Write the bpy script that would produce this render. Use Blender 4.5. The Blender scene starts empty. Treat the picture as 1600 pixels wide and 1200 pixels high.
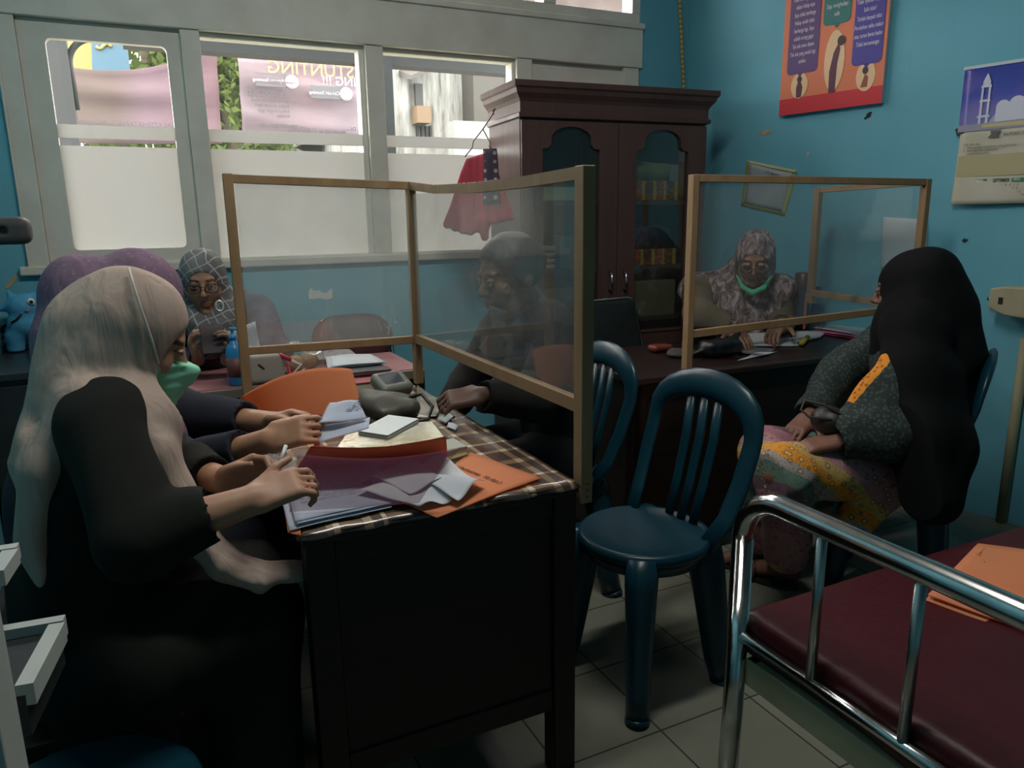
import bpy, bmesh, math, random
import numpy as np
from mathutils import Vector, Matrix
random.seed(7)
SC = bpy.context.scene
COL = SC.collection
PI = math.pi
V = lambda *a: np.array(a, float)

# ---------------------------------------------------------------- camera
F_PX, YAW, PITCH, ROLL, CAM_H = 1160.1, 0.44774, 0.22013, 0.014615, 1.31
def _cam():
    cy, sy, cp, sp = math.cos(YAW), math.sin(YAW), math.cos(PITCH), math.sin(PITCH)
    fwd = V(sy*cp, cy*cp, -sp); right = V(cy, -sy, 0); down = np.cross(fwd, right)
    r = right*math.cos(ROLL)+down*math.sin(ROLL); d = -right*math.sin(ROLL)+down*math.cos(ROLL)
    return np.array([r, d, fwd])
CM = _cam(); CC = V(0, 0, CAM_H)
def ray(x, y): return CM.T @ V((x-800)/F_PX, (y-600)/F_PX, 1)
def az(x, y, z): d = ray(x, y); return CC+d*((z-CAM_H)/d[2])      # measured point at height z
def ay(x, y, Y): d = ray(x, y); return CC+d*(Y/d[1])              # on the plane y = Y
def ax(x, y, X): d = ray(x, y); return CC+d*(X/d[0])
def aF(x, y, t): return CC+ray(x, y)*t                            # at distance t
cam = bpy.data.objects.new('camera', bpy.data.cameras.new('camera')); COL.objects.link(cam)
mw = Matrix.Identity(4)
for i, v in enumerate((CM[0], -CM[1], -CM[2])):
    for j in range(3): mw[j][i] = v[j]
mw.translation = Vector(CC); cam.matrix_world = mw
cam.data.sensor_width = 36; cam.data.lens = F_PX*36/1600; cam.data.clip_start = 0.02
SC.camera = cam

# ---------------------------------------------------------------- materials
def s2l(c):
    c = c/255; return c/12.92 if c <= .04045 else ((c+.055)/1.055)**2.4
def C(r, g, b, k=1.0): return (s2l(r)*k, s2l(g)*k, s2l(b)*k, 1)
class NT:
    def __init__(s, m): s.m = m; s.t = m.node_tree; s.N = s.t.nodes; s.L = s.t.links
    def n(s, typ, **kw):
        o = s.N.new(typ)
        for k, v in kw.items():
            if k.startswith('_'): setattr(o, k[1:], v)
        return o
    def set(s, sock, v):
        if isinstance(v, bpy.types.NodeSocket): s.L.new(v, sock)
        elif v is not None: sock.default_value = v
    def math(s, op, a, b=None, c=None):
        o = s.N.new('ShaderNodeMath'); o.operation = op
        for i, v in enumerate((a, b, c)):
            if v is not None: s.set(o.inputs[i], v)
        return o.outputs[0]
    def mix(s, f, a, b):
        o = s.N.new('ShaderNodeMix'); o.data_type = 'RGBA'
        s.set(o.inputs[0], f); s.set(o.inputs[6], a); s.set(o.inputs[7], b); return o.outputs[2]
    def coord(s, kind='Object'):
        return s.N.new('ShaderNodeTexCoord').outputs[kind]
    def pos(s): return s.N.new('ShaderNodeNewGeometry').outputs['Position']
    def xyz(s, v):
        o = s.N.new('ShaderNodeSeparateXYZ'); s.L.new(v, o.inputs[0]); return o.outputs
    def mapv(s, v, scale=(1, 1, 1), rot=(0, 0, 0), loc=(0, 0, 0)):
        o = s.N.new('ShaderNodeMapping'); s.L.new(v, o.inputs[0])
        o.inputs['Scale'].default_value = scale; o.inputs['Rotation'].default_value = rot; o.inputs['Location'].default_value = loc
        return o.outputs[0]
    def noise(s, v, scale=5, detail=4, rough=.55, dist=0):
        o = s.N.new('ShaderNodeTexNoise'); s.L.new(v, o.inputs['Vector'])
        o.inputs['Scale'].default_value = scale; o.inputs['Detail'].default_value = detail
        o.inputs['Roughness'].default_value = rough; o.inputs['Distortion'].default_value = dist
        return o.outputs[0]
    def voro(s, v, scale=5, feature='F1', out='Distance', rnd=1.0):
        o = s.N.new('ShaderNodeTexVoronoi'); o.feature = feature; s.L.new(v, o.inputs['Vector'])
        o.inputs['Scale'].default_value = scale; o.inputs['Randomness'].default_value = rnd
        return o.outputs[out]
    def ramp(s, f, stops, interp='LINEAR'):
        o = s.N.new('ShaderNodeValToRGB'); o.color_ramp.interpolation = interp
        e = o.color_ramp.elements
        while len(e) < len(stops): e.new(.5)
        for k, (p, c) in enumerate(stops):
            e[k].position = p; e[k].color = c if len(c) == 4 else (*c, 1)
        s.L.new(f, o.inputs[0]); return o.outputs[0]
    def bump(s, h, strength=.3, dist=.01):
        o = s.N.new('ShaderNodeBump'); s.L.new(h, o.inputs['Height'])
        o.inputs['Strength'].default_value = strength; o.inputs['Distance'].default_value = dist
        return o.outputs[0]
def newmat(name):
    m = bpy.data.materials.new(name); m.use_nodes = True; nt = NT(m); nt.N.clear()
    nt.out = nt.N.new('ShaderNodeOutputMaterial'); return m, nt
def principled(nt, col, rough=.6, metal=0., spec=.5, normal=None, **kw):
    p = nt.N.new('ShaderNodeBsdfPrincipled')
    nt.set(p.inputs['Base Color'], col); nt.set(p.inputs['Roughness'], rough); nt.set(p.inputs['Metallic'], metal)
    nt.set(p.inputs['Specular IOR Level'], spec)
    if normal is not None: nt.L.new(normal, p.inputs['Normal'])
    for k, v in kw.items(): nt.set(p.inputs[k], v)
    nt.L.new(p.outputs[0], nt.out.inputs[0]); return p
def mat(name, col, rough=.6, metal=0., spec=.5, col2=None, scale=8, stretch=(1, 1, 1), bump=0, bscale=None, lo=.35, hi=.65, **kw):
    m, nt = newmat(name); v = nt.mapv(nt.coord(), stretch); c = col
    if col2 is not None:
        n = nt.noise(v, scale, 5); c = nt.ramp(n, [(lo, col), (hi, col2)])
    nrm = None
    if bump: nrm = nt.bump(nt.noise(v, bscale or scale*3, 3), bump, .004)
    principled(nt, c, rough, metal, spec, nrm, **kw); return m

def paper(name, col, col2=None, scale=4, tr=.4, rough=.75):
    m, nt = newmat(name); c = col if col2 is None else nt.ramp(nt.noise(nt.coord(), scale, 4), [(.35, col), (.65, col2)])
    p = nt.N.new('ShaderNodeBsdfPrincipled'); nt.set(p.inputs['Base Color'], c); p.inputs['Roughness'].default_value = rough; p.inputs['Specular IOR Level'].default_value = .3
    t = nt.N.new('ShaderNodeBsdfTranslucent'); nt.set(t.inputs[0], c); mx = nt.N.new('ShaderNodeMixShader'); mx.inputs[0].default_value = tr
    nt.L.new(p.outputs[0], mx.inputs[1]); nt.L.new(t.outputs[0], mx.inputs[2]); nt.L.new(mx.outputs[0], nt.out.inputs[0]); return m

# ---------------------------------------------------------------- objects
WL = {}                                         # world location of every root / part
def tag(o, label=None, cat=None, group=None, kind=None):
    if label: o['label'] = label
    if cat: o['category'] = cat
    if group: o['group'] = group
    if kind: o['kind'] = kind
    return o
def empty(name, loc=(0, 0, 0), label=None, cat=None, group=None, kind=None, rz=0):
    o = bpy.data.objects.new(name, None); o.empty_display_size = .1; COL.objects.link(o)
    o.location = loc; o.rotation_euler.z = rz; WL[o.name] = V(*loc)
    return tag(o, label, cat, group, kind)
def link(name, me, m=None, parent=None, local=False):
    """link a mesh; vertices are in world space unless local (then in the space of the parent's root)"""
    o = bpy.data.objects.new(name, me); COL.objects.link(o)
    if m is not None and not me.materials: me.materials.append(m)
    if parent is not None:
        o.parent = parent; off = WL[parent.name]; WL[o.name] = off
        if not local: me.transform(Matrix.Translation(Vector(-off)))
    else:                                       # origin at the thing's base centre
        if not local and len(me.vertices):
            co = np.empty(len(me.vertices)*3); me.vertices.foreach_get('co', co); co = co.reshape(-1, 3)
            mn, mx = co.min(0), co.max(0); off = V((mn[0]+mx[0])/2, (mn[1]+mx[1])/2, mn[2])
            me.transform(Matrix.Translation(Vector(-off))); o.location = off; WL[o.name] = off
        else: WL[o.name] = V(0, 0, 0)
    return o
class MB:
    def __init__(s): s.v = []; s.f = []; s.sm = []
    def add(s, vs, fs, smooth=False):
        b = len(s.v); s.v += [tuple(float(q) for q in p) for p in vs]
        s.f += [tuple(i+b for i in f) for f in fs]; s.sm += [smooth]*len(fs); return s
    def box(s, lo, hi):
        x0, y0, z0 = lo; x1, y1, z1 = hi
        return s.add([(x0, y0, z0), (x1, y0, z0), (x1, y1, z0), (x0, y1, z0), (x0, y0, z1), (x1, y0, z1), (x1, y1, z1), (x0, y1, z1)],
            [(0, 3, 2, 1), (4, 5, 6, 7), (0, 1, 5, 4), (1, 2, 6, 5), (2, 3, 7, 6), (3, 0, 4, 7)])
    def obox(s, c, ax_, half):
        """box at centre c with axes rows ax_ and half sizes"""
        A = np.array(ax_, float); c = V(*c); b = []
        for sx, sy, sz in ((-1, -1, -1), (1, -1, -1), (1, 1, -1), (-1, 1, -1), (-1, -1, 1), (1, -1, 1), (1, 1, 1), (-1, 1, 1)):
            b.append(c+A[0]*half[0]*sx+A[1]*half[1]*sy+A[2]*half[2]*sz)
        f = [(0, 3, 2, 1), (4, 5, 6, 7), (0, 1, 5, 4), (1, 2, 6, 5), (2, 3, 7, 6), (3, 0, 4, 7)]
        if np.linalg.det(A) < 0: f = [q[::-1] for q in f]
        return s.add(b, f)
    def bar(s, a, b, w, h, up=(0, 0, 1)):
        a, b = V(*a), V(*b); d = b-a; L = np.linalg.norm(d); d /= L
        u = V(*up); r = np.cross(d, u); r /= np.linalg.norm(r); u = np.cross(r, d)
        return s.obox((a+b)/2, (d, r, u), (L/2, w/2, h/2))
    def tube(s, pts, r, seg=12, closed=False, flat=None, up=(0, 0, 1)):
        """round tube along a path; r number or list; flat=(a,b) elliptical factors"""
        P = [V(*p) for p in pts]; n = len(P); R = r if hasattr(r, '__len__') else [r]*n
        vs = []; fs = []; prev = None
        for i in range(n):
            if closed: t = P[(i+1) % n]-P[i-1]
            else: t = P[min(i+1, n-1)]-P[max(i-1, 0)]
            t = t/(np.linalg.norm(t)+1e-12)
            if prev is None:
                u = V(*up) if abs(t @ V(*up)) < .95 else V(1, 0, 0)
            else: u = prev
            u = u-t*(u @ t); u /= np.linalg.norm(u); prev = u; w = np.cross(t, u)
            fa, fb = flat or (1, 1)
            for k in range(seg):
                a = 2*PI*k/seg; vs.append(P[i]+R[i]*(math.cos(a)*fa*u+math.sin(a)*fb*w))
        m = n if closed else n-1
        for i in range(m):
            j = (i+1) % n
            for k in range(seg):
                k2 = (k+1) % seg; fs.append((i*seg+k, i*seg+k2, j*seg+k2, j*seg+k))
        if not closed:
            fs.append(tuple(range(seg))[::-1]); fs.append(tuple((n-1)*seg+k for k in range(seg)))
        return s.add(vs, fs, True)
    def cyl(s, a, b, r, seg=16, r2=None): return s.tube([a, b], [r, r if r2 is None else r2], seg)
    def lathe(s, c, prof, seg=28, axis=(0, 0, 1)):
        """prof: list of (r, z) bottom to top"""
        c = V(*c); w = V(*axis); w /= np.linalg.norm(w); u = V(1, 0, 0) if abs(w[0]) < .9 else V(0, 1, 0)
        u = u-w*(u @ w); u /= np.linalg.norm(u); q = np.cross(w, u); vs = []; fs = []
        for r, z in prof:
            for k in range(seg):
                a = 2*PI*k/seg; vs.append(c+w*z+max(r, 1e-4)*(math.cos(a)*u+math.sin(a)*q))
        for i in range(len(prof)-1):
            for k in range(seg):
                k2 = (k+1) % seg; fs.append((i*seg+k, i*seg+k2, (i+1)*seg+k2, (i+1)*seg+k))
        fs.append(tuple(range(seg))[::-1]); n = len(prof)-1; fs.append(tuple(n*seg+k for k in range(seg)))
        return s.add(vs, fs, True)
    def prism(s, poly, o, ux, uy, depth):
        """extrude a 2D polygon (in frame o,ux,uy) by depth along ux x uy"""
        o, ux, uy = V(*o), V(*ux), V(*uy); n = np.cross(ux, uy); n /= np.linalg.norm(n); k = len(poly)
        vs = [o+ux*p[0]+uy*p[1] for p in poly]+[o+ux*p[0]+uy*p[1]+n*depth for p in poly]
        fs = [tuple(range(k))[::-1], tuple(range(k, 2*k))]+[(i, (i+1) % k, k+(i+1) % k, k+i) for i in range(k)]
        return s.add(vs, fs)
    def sheet(s, P, thick=.0012, smooth=True):
        """P: array (n,m,3) of points -> closed thin sheet with real thickness"""
        P = np.array(P, float); n, m = P.shape[:2]
        du = np.gradient(P, axis=0); dv = np.gradient(P, axis=1); N = np.cross(du, dv); N /= np.linalg.norm(N, axis=2, keepdims=True)+1e-12
        A = (P+N*thick/2).reshape(-1, 3); B = (P-N*thick/2).reshape(-1, 3); k = n*m; fs = []
        for i in range(n-1):
            for j in range(m-1):
                a, b, c, d = i*m+j, (i+1)*m+j, (i+1)*m+j+1, i*m+j+1
                fs.append((a, b, c, d)); fs.append((k+a, k+d, k+c, k+b))
        ring = [i*m for i in range(n)]+[(n-1)*m+j for j in range(1, m)]+[i*m+m-1 for i in range(n-2, -1, -1)]+[j for j in range(m-2, 0, -1)]
        for i in range(len(ring)):
            a, b = ring[i], ring[(i+1) % len(ring)]; fs.append((a, k+a, k+b, b))
        return s.add(np.vstack([A, B]), fs, smooth)
    def mesh(s, name):
        me = bpy.data.meshes.new(name); me.from_pydata(s.v, [], s.f); me.update()
        me.polygons.foreach_set('use_smooth', s.sm); return me
    def build(s, name, m, parent=None, local=False, bevel=0, seg=2, flip=True):
        me = s.mesh(name)
        bm = bmesh.new(); bm.from_mesh(me); bmesh.ops.recalc_face_normals(bm, faces=bm.faces); bm.to_mesh(me); bm.free()
        o = link(name, me, m, parent, local)
        if bevel:
            b = o.modifiers.new('bevel', 'BEVEL'); b.width = bevel; b.segments = seg; b.limit_method = 'ANGLE'; b.angle_limit = .7
            b.harden_normals = False
        return o
def quad_sheet(p00, p10, p11, p01, nu=10, nv=10, wob=0, seed=0, curl=None):
    """bilinear sheet of points with gentle out-of-plane waviness"""
    p00, p10, p11, p01 = [V(*p) for p in (p00, p10, p11, p01)]
    u = np.linspace(0, 1, nu)[:, None, None]; v = np.linspace(0, 1, nv)[None, :, None]
    P = (1-u)*(1-v)*p00+u*(1-v)*p10+u*v*p11+(1-u)*v*p01
    N = np.cross(p10-p00, p01-p00); N /= np.linalg.norm(N); r = random.Random(seed)
    if wob:
        W = 0
        for k in range(4):
            a, b, ph = r.uniform(-7, 7), r.uniform(-7, 7), r.uniform(0, 6)
            W = W+np.sin(a*u+b*v+ph)
        P = P+N*wob*W/2
    if curl is not None: P = P+N*curl(u, v)
    return P
def wmap(o, ux, uy, pts): return [V(*o)+V(*ux)*p[0]+V(*uy)*p[1] for p in pts]
def rrect(x0, y0, x1, y1, r, seg=5):
    P = []
    for cx, cy, a0 in ((x1-r, y1-r, 0), (x0+r, y1-r, 90), (x0+r, y0+r, 180), (x1-r, y0+r, 270)):
        for k in range(seg+1):
            a = math.radians(a0+90*k/seg); P.append((cx+r*math.cos(a), cy+r*math.sin(a)))
    return P
def text(name, body, o, ux, uy, size, m, parent, align='LEFT', off=.0008, extrude=.0003, mirror=False, shear=0, space=1.0, bold=0):
    cu = bpy.data.curves.new('t', 'FONT'); cu.body = body; cu.size = size; cu.align_x = align; cu.align_y = 'TOP'
    cu.extrude = extrude; cu.shear = shear; cu.space_line = space; cu.offset = bold; cu.resolution_u = 3
    ob = bpy.data.objects.new('t', cu); COL.objects.link(ob); bpy.context.view_layer.update()
    me = bpy.data.meshes.new_from_object(ob.evaluated_get(bpy.context.evaluated_depsgraph_get()))
    bpy.data.objects.remove(ob); bpy.data.curves.remove(cu)
    ux, uy = V(*ux), V(*uy); n = np.cross(ux, uy); n /= np.linalg.norm(n)
    co = np.empty(len(me.vertices)*3); me.vertices.foreach_get('co', co); co = co.reshape(-1, 3)
    if mirror: co[:, 0] *= -1
    w = V(*o)+co[:, :1]*ux+co[:, 1:2]*uy+(co[:, 2:3]+off)*n
    me.vertices.foreach_set('co', w.ravel()); me.materials.clear(); me.name = name; me.update()
    return link(name, me, m, parent)
def copy_tree(o, parent=None):
    c = o.copy(); COL.objects.link(c)
    if parent is not None: c.parent = parent
    WL[c.name] = WL.get(o.name, V(0, 0, 0))
    for ch in list(o.children): copy_tree(ch, c)
    return c

# ---------------------------------------------------------------- implicit solids (people, cloth, soft things)
class Field:
    def __init__(s, lo, hi, h):
        s.h = h; s.lo = V(*lo); s.n = np.ceil((V(*hi)-s.lo)/h).astype(int)+1
        s.D = np.full(s.n, .2, np.float32)
    def sub(s, lo, hi):
        a = np.clip(np.floor((lo-s.lo)/s.h).astype(int), 0, s.n-1); b = np.clip(np.ceil((hi-s.lo)/s.h).astype(int)+1, 1, s.n)
        sl = tuple(slice(i, j) for i, j in zip(a, b))
        g = [((s.lo[k]+s.h*np.arange(a[k], b[k])).astype(np.float32)) for k in range(3)]
        return sl, g[0][:, None, None], g[1][None, :, None], g[2][None, None, :]
    def _put(s, sl, d, k, op):
        D = s.D[sl]
        if op == 'u':
            if k > 0:
                hh = np.clip(.5+.5*(D-d)/k, 0, 1); s.D[sl] = D*(1-hh)+d*hh-k*hh*(1-hh)
            else: s.D[sl] = np.minimum(D, d)
        else:
            d = -d
            if k > 0:
                hh = np.clip(.5-.5*(D-d)/k, 0, 1); s.D[sl] = D*(1-hh)+d*hh+k*hh*(1-hh)
            else: s.D[sl] = np.maximum(D, d)
    def cap(s, a, b, ra, rb=None, k=.02, op='u', flat=None):
        """round cone; flat=(dir, factor): squash along dir (factor<1 = thinner)"""
        a, b = V(*a), V(*b); rb = ra if rb is None else rb; m = max(ra, rb)+k+.03
        sl, X, Y, Z = s.sub(np.minimum(a, b)-m, np.maximum(a, b)+m)
        if 0 in s.D[sl].shape: return s
        ba = b-a; L2 = max(ba @ ba, 1e-9)
        px, py, pz = X-a[0], Y-a[1], Z-a[2]
        t = np.clip((px*ba[0]+py*ba[1]+pz*ba[2])/L2, 0, 1)
        dx, dy, dz = px-ba[0]*t, py-ba[1]*t, pz-ba[2]*t
        if flat is not None:
            w, fac = V(*flat[0]), flat[1]; w = w/np.linalg.norm(w); q = (dx*w[0]+dy*w[1]+dz*w[2])*(1/fac-1)
            dx, dy, dz = dx+w[0]*q, dy+w[1]*q, dz+w[2]*q
            d = (np.sqrt(dx*dx+dy*dy+dz*dz)-(ra+(rb-ra)*t))*max(fac, .55)
        else: d = np.sqrt(dx*dx+dy*dy+dz*dz)-(ra+(rb-ra)*t)
        s._put(sl, d.astype(np.float32), k, op); return s
    def chain(s, pts, rs, k=.02, op='u', flat=None):
        for i in range(len(pts)-1): s.cap(pts[i], pts[i+1], rs[i], rs[i+1], k, op, flat)
        return s
    def ell(s, c, r, R=None, k=.02, op='u'):
        c, r = V(*c), V(*r); m = max(r)+k+.03; sl, X, Y, Z = s.sub(c-m, c+m)
        if 0 in s.D[sl].shape: return s
        p = (X-c[0], Y-c[1], Z-c[2])
        if R is not None:
            R = np.array(R, float); p = tuple(p[0]*R[i][0]+p[1]*R[i][1]+p[2]*R[i][2] for i in range(3))
        k0 = np.sqrt(sum((p[i]/r[i])**2 for i in range(3))); k1 = np.sqrt(sum((p[i]/r[i]**2)**2 for i in range(3)))
        d = k0*(k0-1)/np.maximum(k1, 1e-6); s._put(sl, d.astype(np.float32), k, op); return s
    def box(s, c, half, R=None, rad=.01, k=.01, op='u'):
        c, hf = V(*c), V(*half); m = np.linalg.norm(hf)+k+.03; sl, X, Y, Z = s.sub(c-m, c+m)
        if 0 in s.D[sl].shape: return s
        p = (X-c[0], Y-c[1], Z-c[2])
        if R is not None:
            R = np.array(R, float); p = tuple(p[0]*R[i][0]+p[1]*R[i][1]+p[2]*R[i][2] for i in range(3))
        q = [np.abs(p[i])-hf[i]+rad for i in range(3)]
        d = np.sqrt(sum(np.maximum(x, 0)**2 for x in q))+np.minimum(np.maximum(np.maximum(q[0], q[1]), q[2]), 0)-rad
        s._put(sl, d.astype(np.float32), k, op); return s
    def cut(s, o, n, k=.004):
        """remove everything on the +n side of the plane through o"""
        n = V(*n); n /= np.linalg.norm(n); sl, X, Y, Z = s.sub(s.lo, s.lo+s.h*s.n)
        d = (X-o[0])*n[0]+(Y-o[1])*n[1]+(Z-o[2])*n[2]; s._put(sl, (-d).astype(np.float32)*1., k, 's'); return s
    def folds(s, amp, freq, seed=0, axis=(0, 0, 1), n=5, along=.15):
        """cloth folds: ripples mostly across 'axis'"""
        r = random.Random(seed); w = V(*axis); w /= np.linalg.norm(w); sl, X, Y, Z = s.sub(s.lo, s.lo+s.h*s.n)
        W = np.zeros(s.D.shape, np.float32)
        for i in range(n):
            q = V(r.gauss(0, 1), r.gauss(0, 1), r.gauss(0, 1)); q = q-w*(q @ w)*(1-along); q = q/np.linalg.norm(q)*freq*r.uniform(.6, 1.5)
            W += (np.abs(np.sin(.5*(q[0]*X+q[1]*Y+q[2]*Z)+r.uniform(0, 6)+.7*np.sin(6*Z+r.uniform(0, 6))))*2-1.27).astype(np.float32)
        s.D += amp*W/n**.5; return s
    def mesh(s, name, smooth=1):
        D = s.D.copy(); D[0], D[-1] = 1, 1; D[:, 0], D[:, -1] = 1, 1; D[:, :, 0], D[:, :, -1] = 1, 1
        I = D < 0; nx, ny, nz = D.shape
        cnt = np.zeros((nx-1, ny-1, nz-1), np.int8)
        for i in (0, 1):
            for j in (0, 1):
                for k in (0, 1): cnt += I[i:nx-1+i, j:ny-1+j, k:nz-1+k]
        act = (cnt > 0) & (cnt < 8); idx = np.full(act.shape, -1, np.int64); cells = np.argwhere(act)
        idx[act] = np.arange(len(cells)); acc = np.zeros((len(cells), 3)); num = np.zeros(len(cells))
        off = [(0, 0, 0), (1, 0, 0), (0, 1, 0), (0, 0, 1), (1, 1, 0), (1, 0, 1), (0, 1, 1), (1, 1, 1)]
        val = {o: D[cells[:, 0]+o[0], cells[:, 1]+o[1], cells[:, 2]+o[2]] for o in off}
        for a in off:
            for b in off:
                if sum(b)-sum(a) == 1 and all(y >= x for x, y in zip(a, b)):
                    va, vb = val[a], val[b]; cr = (va < 0) != (vb < 0); t = np.where(cr, va/(np.where(cr, va-vb, 1)), 0)
                    p = np.array(a)+t[:, None]*(np.array(b)-np.array(a)); acc[cr] += p[cr]; num[cr] += 1
        P = s.lo+s.h*(cells+acc/num[:, None]); quads = []
        for axis in range(3):
            sl0 = [slice(1, -1)]*3; sl1 = [slice(1, -1)]*3; sl0[axis] = slice(0, -1); sl1[axis] = slice(1, None)
            A = I[tuple(sl0)]; B = I[tuple(sl1)]; e = np.argwhere(A != B); fl = A[tuple(e.T)]
            q = e+1; q[:, axis] -= 1
            u, w = [(1, 2), (2, 0), (0, 1)][axis]; du = np.zeros(3, int); du[u] = 1; dw = np.zeros(3, int); dw[w] = 1
            g = lambda c: idx[c[:, 0], c[:, 1], c[:, 2]]
            Q = np.stack([g(q-du-dw), g(q-dw), g(q), g(q-du)], 1); Q[~fl] = Q[~fl][:, ::-1]; quads.append(Q)
        Q = np.vstack(quads); Q = Q[(Q >= 0).all(1)]
        for _ in range(smooth):
            S = np.zeros_like(P); c = np.zeros(len(P))
            for a, b in ((0, 1), (1, 2), (2, 3), (3, 0)):
                np.add.at(S, Q[:, a], P[Q[:, b]]); np.add.at(c, Q[:, a], 1)
                np.add.at(S, Q[:, b], P[Q[:, a]]); np.add.at(c, Q[:, b], 1)
            P = P*.5+.5*S/np.maximum(c, 1)[:, None]
        me = bpy.data.meshes.new(name); me.vertices.add(len(P)); me.vertices.foreach_set('co', P.ravel())
        me.loops.add(len(Q)*4); me.loops.foreach_set('vertex_index', Q.ravel().astype(np.int32))
        me.polygons.add(len(Q)); me.polygons.foreach_set('loop_start', np.arange(0, len(Q)*4, 4, dtype=np.int32))
        me.polygons.foreach_set('use_smooth', np.ones(len(Q), bool)); me.update(calc_edges=True); me.validate()
        return me
    def build(s, name, m, parent=None, smooth=1, local=False): return link(name, s.mesh(name, smooth), m, parent, local)
def set_tint(me, cols):
    at = me.color_attributes.new('tint', 'FLOAT_COLOR', 'POINT'); at.data.foreach_set('color', np.asarray(cols, np.float32).ravel())
# light levels
SKY, FILM, BAN, SGN, EXPO, FILL_LAMP, DUST = 17.0, .495, .80, .13, 0., 34., .11
# ================================================================ the room
YB = 3.55                                        # window wall
CR = V(2.83, 3.55, 0); WD = V(math.sin(math.radians(12)), -math.cos(math.radians(12)), 0); WN = V(WD[1], -WD[0], 0)  # right wall: corner, run, normal into the room
XL = -.56                                        # left wall
ZC = 3.15
def onw(px, py, off=0.):
    """measured point of the right wall, 'off' metres in front of it"""
    d = ray(px, py); P0 = CR+WN*off; t = ((P0-CC) @ WN)/(d @ WN); return CC+d*t
def wl(s_, z, off=0.): return CR+WD*s_+V(0, 0, z)+WN*off
def wst(p): q = p-CR; return (q @ WD, p[2])

def blue_wall(name, seed):
    m, nt = newmat(name); v = nt.mapv(nt.pos(), (1, 1, 1), loc=(seed, seed, 0))
    a = nt.ramp(nt.noise(v, 1.7, 6), [(.3, C(100, 168, 186)), (.7, C(112, 178, 194))])
    st = nt.noise(nt.mapv(v, (3, 3, .6)), 4, 5, .7); a = nt.mix(nt.ramp(st, [(.60, (0, 0, 0, 1)), (.75, (.25, .25, .25, 1))]), a, C(84, 146, 162))
    ch = nt.voro(v, 9, 'F1', 'Distance'); n2 = nt.noise(v, 23, 3)
    a = nt.mix(nt.ramp(nt.math('ADD', ch, nt.math('MULTIPLY', n2, .2)), [(.085, (.5, .5, .5, 1)), (.115, (0, 0, 0, 1))]), a, C(150, 178, 172))
    principled(nt, a, .62, 0, .25, nt.bump(nt.noise(v, 60, 3), .12, .003)); return m
M_WALL = blue_wall('blue wall paint', 0.)
M_PAINT = mat('window paint', C(216, 212, 200), .5, col2=C(202, 197, 184), scale=5, lo=.4, hi=.7, bump=.05, bscale=30)
M_CEIL = mat('ceiling paint', C(196, 196, 190), .9)
m, nt = newmat('floor tiles')
p_ = nt.pos(); x, y, z = nt.xyz(p_)
def cell(c, o): return nt.math('DIVIDE', nt.math('SUBTRACT', c, o), .303)
gx, gy = cell(x, 1.070), cell(y, 1.665)
def edge(g):
    f = nt.math('FRACT', g); return nt.math('MINIMUM', f, nt.math('SUBTRACT', 1., f))
e = nt.math('MINIMUM', edge(gx), edge(gy))
grout = nt.ramp(e, [(.006, (1, 1, 1, 1)), (.011, (0, 0, 0, 1))])
cid = nt.N.new('ShaderNodeCombineXYZ'); nt.L.new(nt.math('FLOOR', gx), cid.inputs[0]); nt.L.new(nt.math('FLOOR', gy), cid.inputs[1])
wn = nt.N.new('ShaderNodeTexWhiteNoise'); nt.L.new(cid.outputs[0], wn.inputs[0])
base = nt.mix(wn.outputs[0], C(112, 115, 102), C(122, 124, 111))
base = nt.mix(nt.ramp(nt.noise(p_, 3.5, 6, .65), [(.45, (0, 0, 0, 1)), (.75, (.35, .35, .35, 1))]), base, C(90, 88, 76))
principled(nt, nt.mix(grout, base, C(40, 38, 33)), nt.math('ADD', .28, nt.math('MULTIPLY', grout, .5)), 0, .4, nt.bump(grout, -.3, .002)); M_FLOOR = m

XR = 4.2; YF = -1.6
def struct(name, mb, m, **k): return tag(mb.build(name, m, **k), kind='structure')
struct('floor', MB().box((XL-.12, YF-.12, -.1), (XR, YB+.12, 0)), M_FLOOR)
struct('ceiling', MB().box((XL-.12, YF-.12, ZC), (XR, YB+.12, ZC+.1)), M_CEIL)
WX0, WX1 = -.435, 2.484                          # opening of the window group
ZS, ZB0, ZB1 = 1.118, 2.085, 2.298               # sill underside, lintel board
b = MB()
b.box((XL-.12, YB, 0), (CR[0]+.15, YB+.12, ZS))
b.box((XL-.12, YB, ZS), (WX0, YB+.12, ZC)); b.box((WX1+.012, YB, ZS), (CR[0]+.15, YB+.12, ZC))
b.box((WX0, YB, 2.86), (WX1+.012, YB+.12, ZC)); b.box((WX0, YB+.02, ZB0), (WX1, YB+.12, ZB1))
struct('wall_back', b, M_WALL)
b = MB(); q = [CR-WD*.2, CR+WD*5.3, CR+WD*5.3-WN*.12, CR-WD*.2-WN*.12]
b.prism([(p[0], p[1]) for p in q], (0, 0, 0), (1, 0, 0), (0, 1, 0), ZC); struct('wall_right', b, M_WALL)
struct('wall_left', MB().box((XL-.12, YF, 0), (XL, YB, ZC)), M_WALL)
struct('wall_front', MB().box((XL-.12, YF-.12, 0), (XR, YF, ZC)), M_WALL)
b = MB()
b.box((XL, YB-.022, ZB0), (2.5, YB+.06, ZB1)); b.box((XL, YB-.034, ZB1-.022), (2.505, YB, ZB1+.006))
struct('trim_1', b, M_PAINT, bevel=.004)

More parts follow.
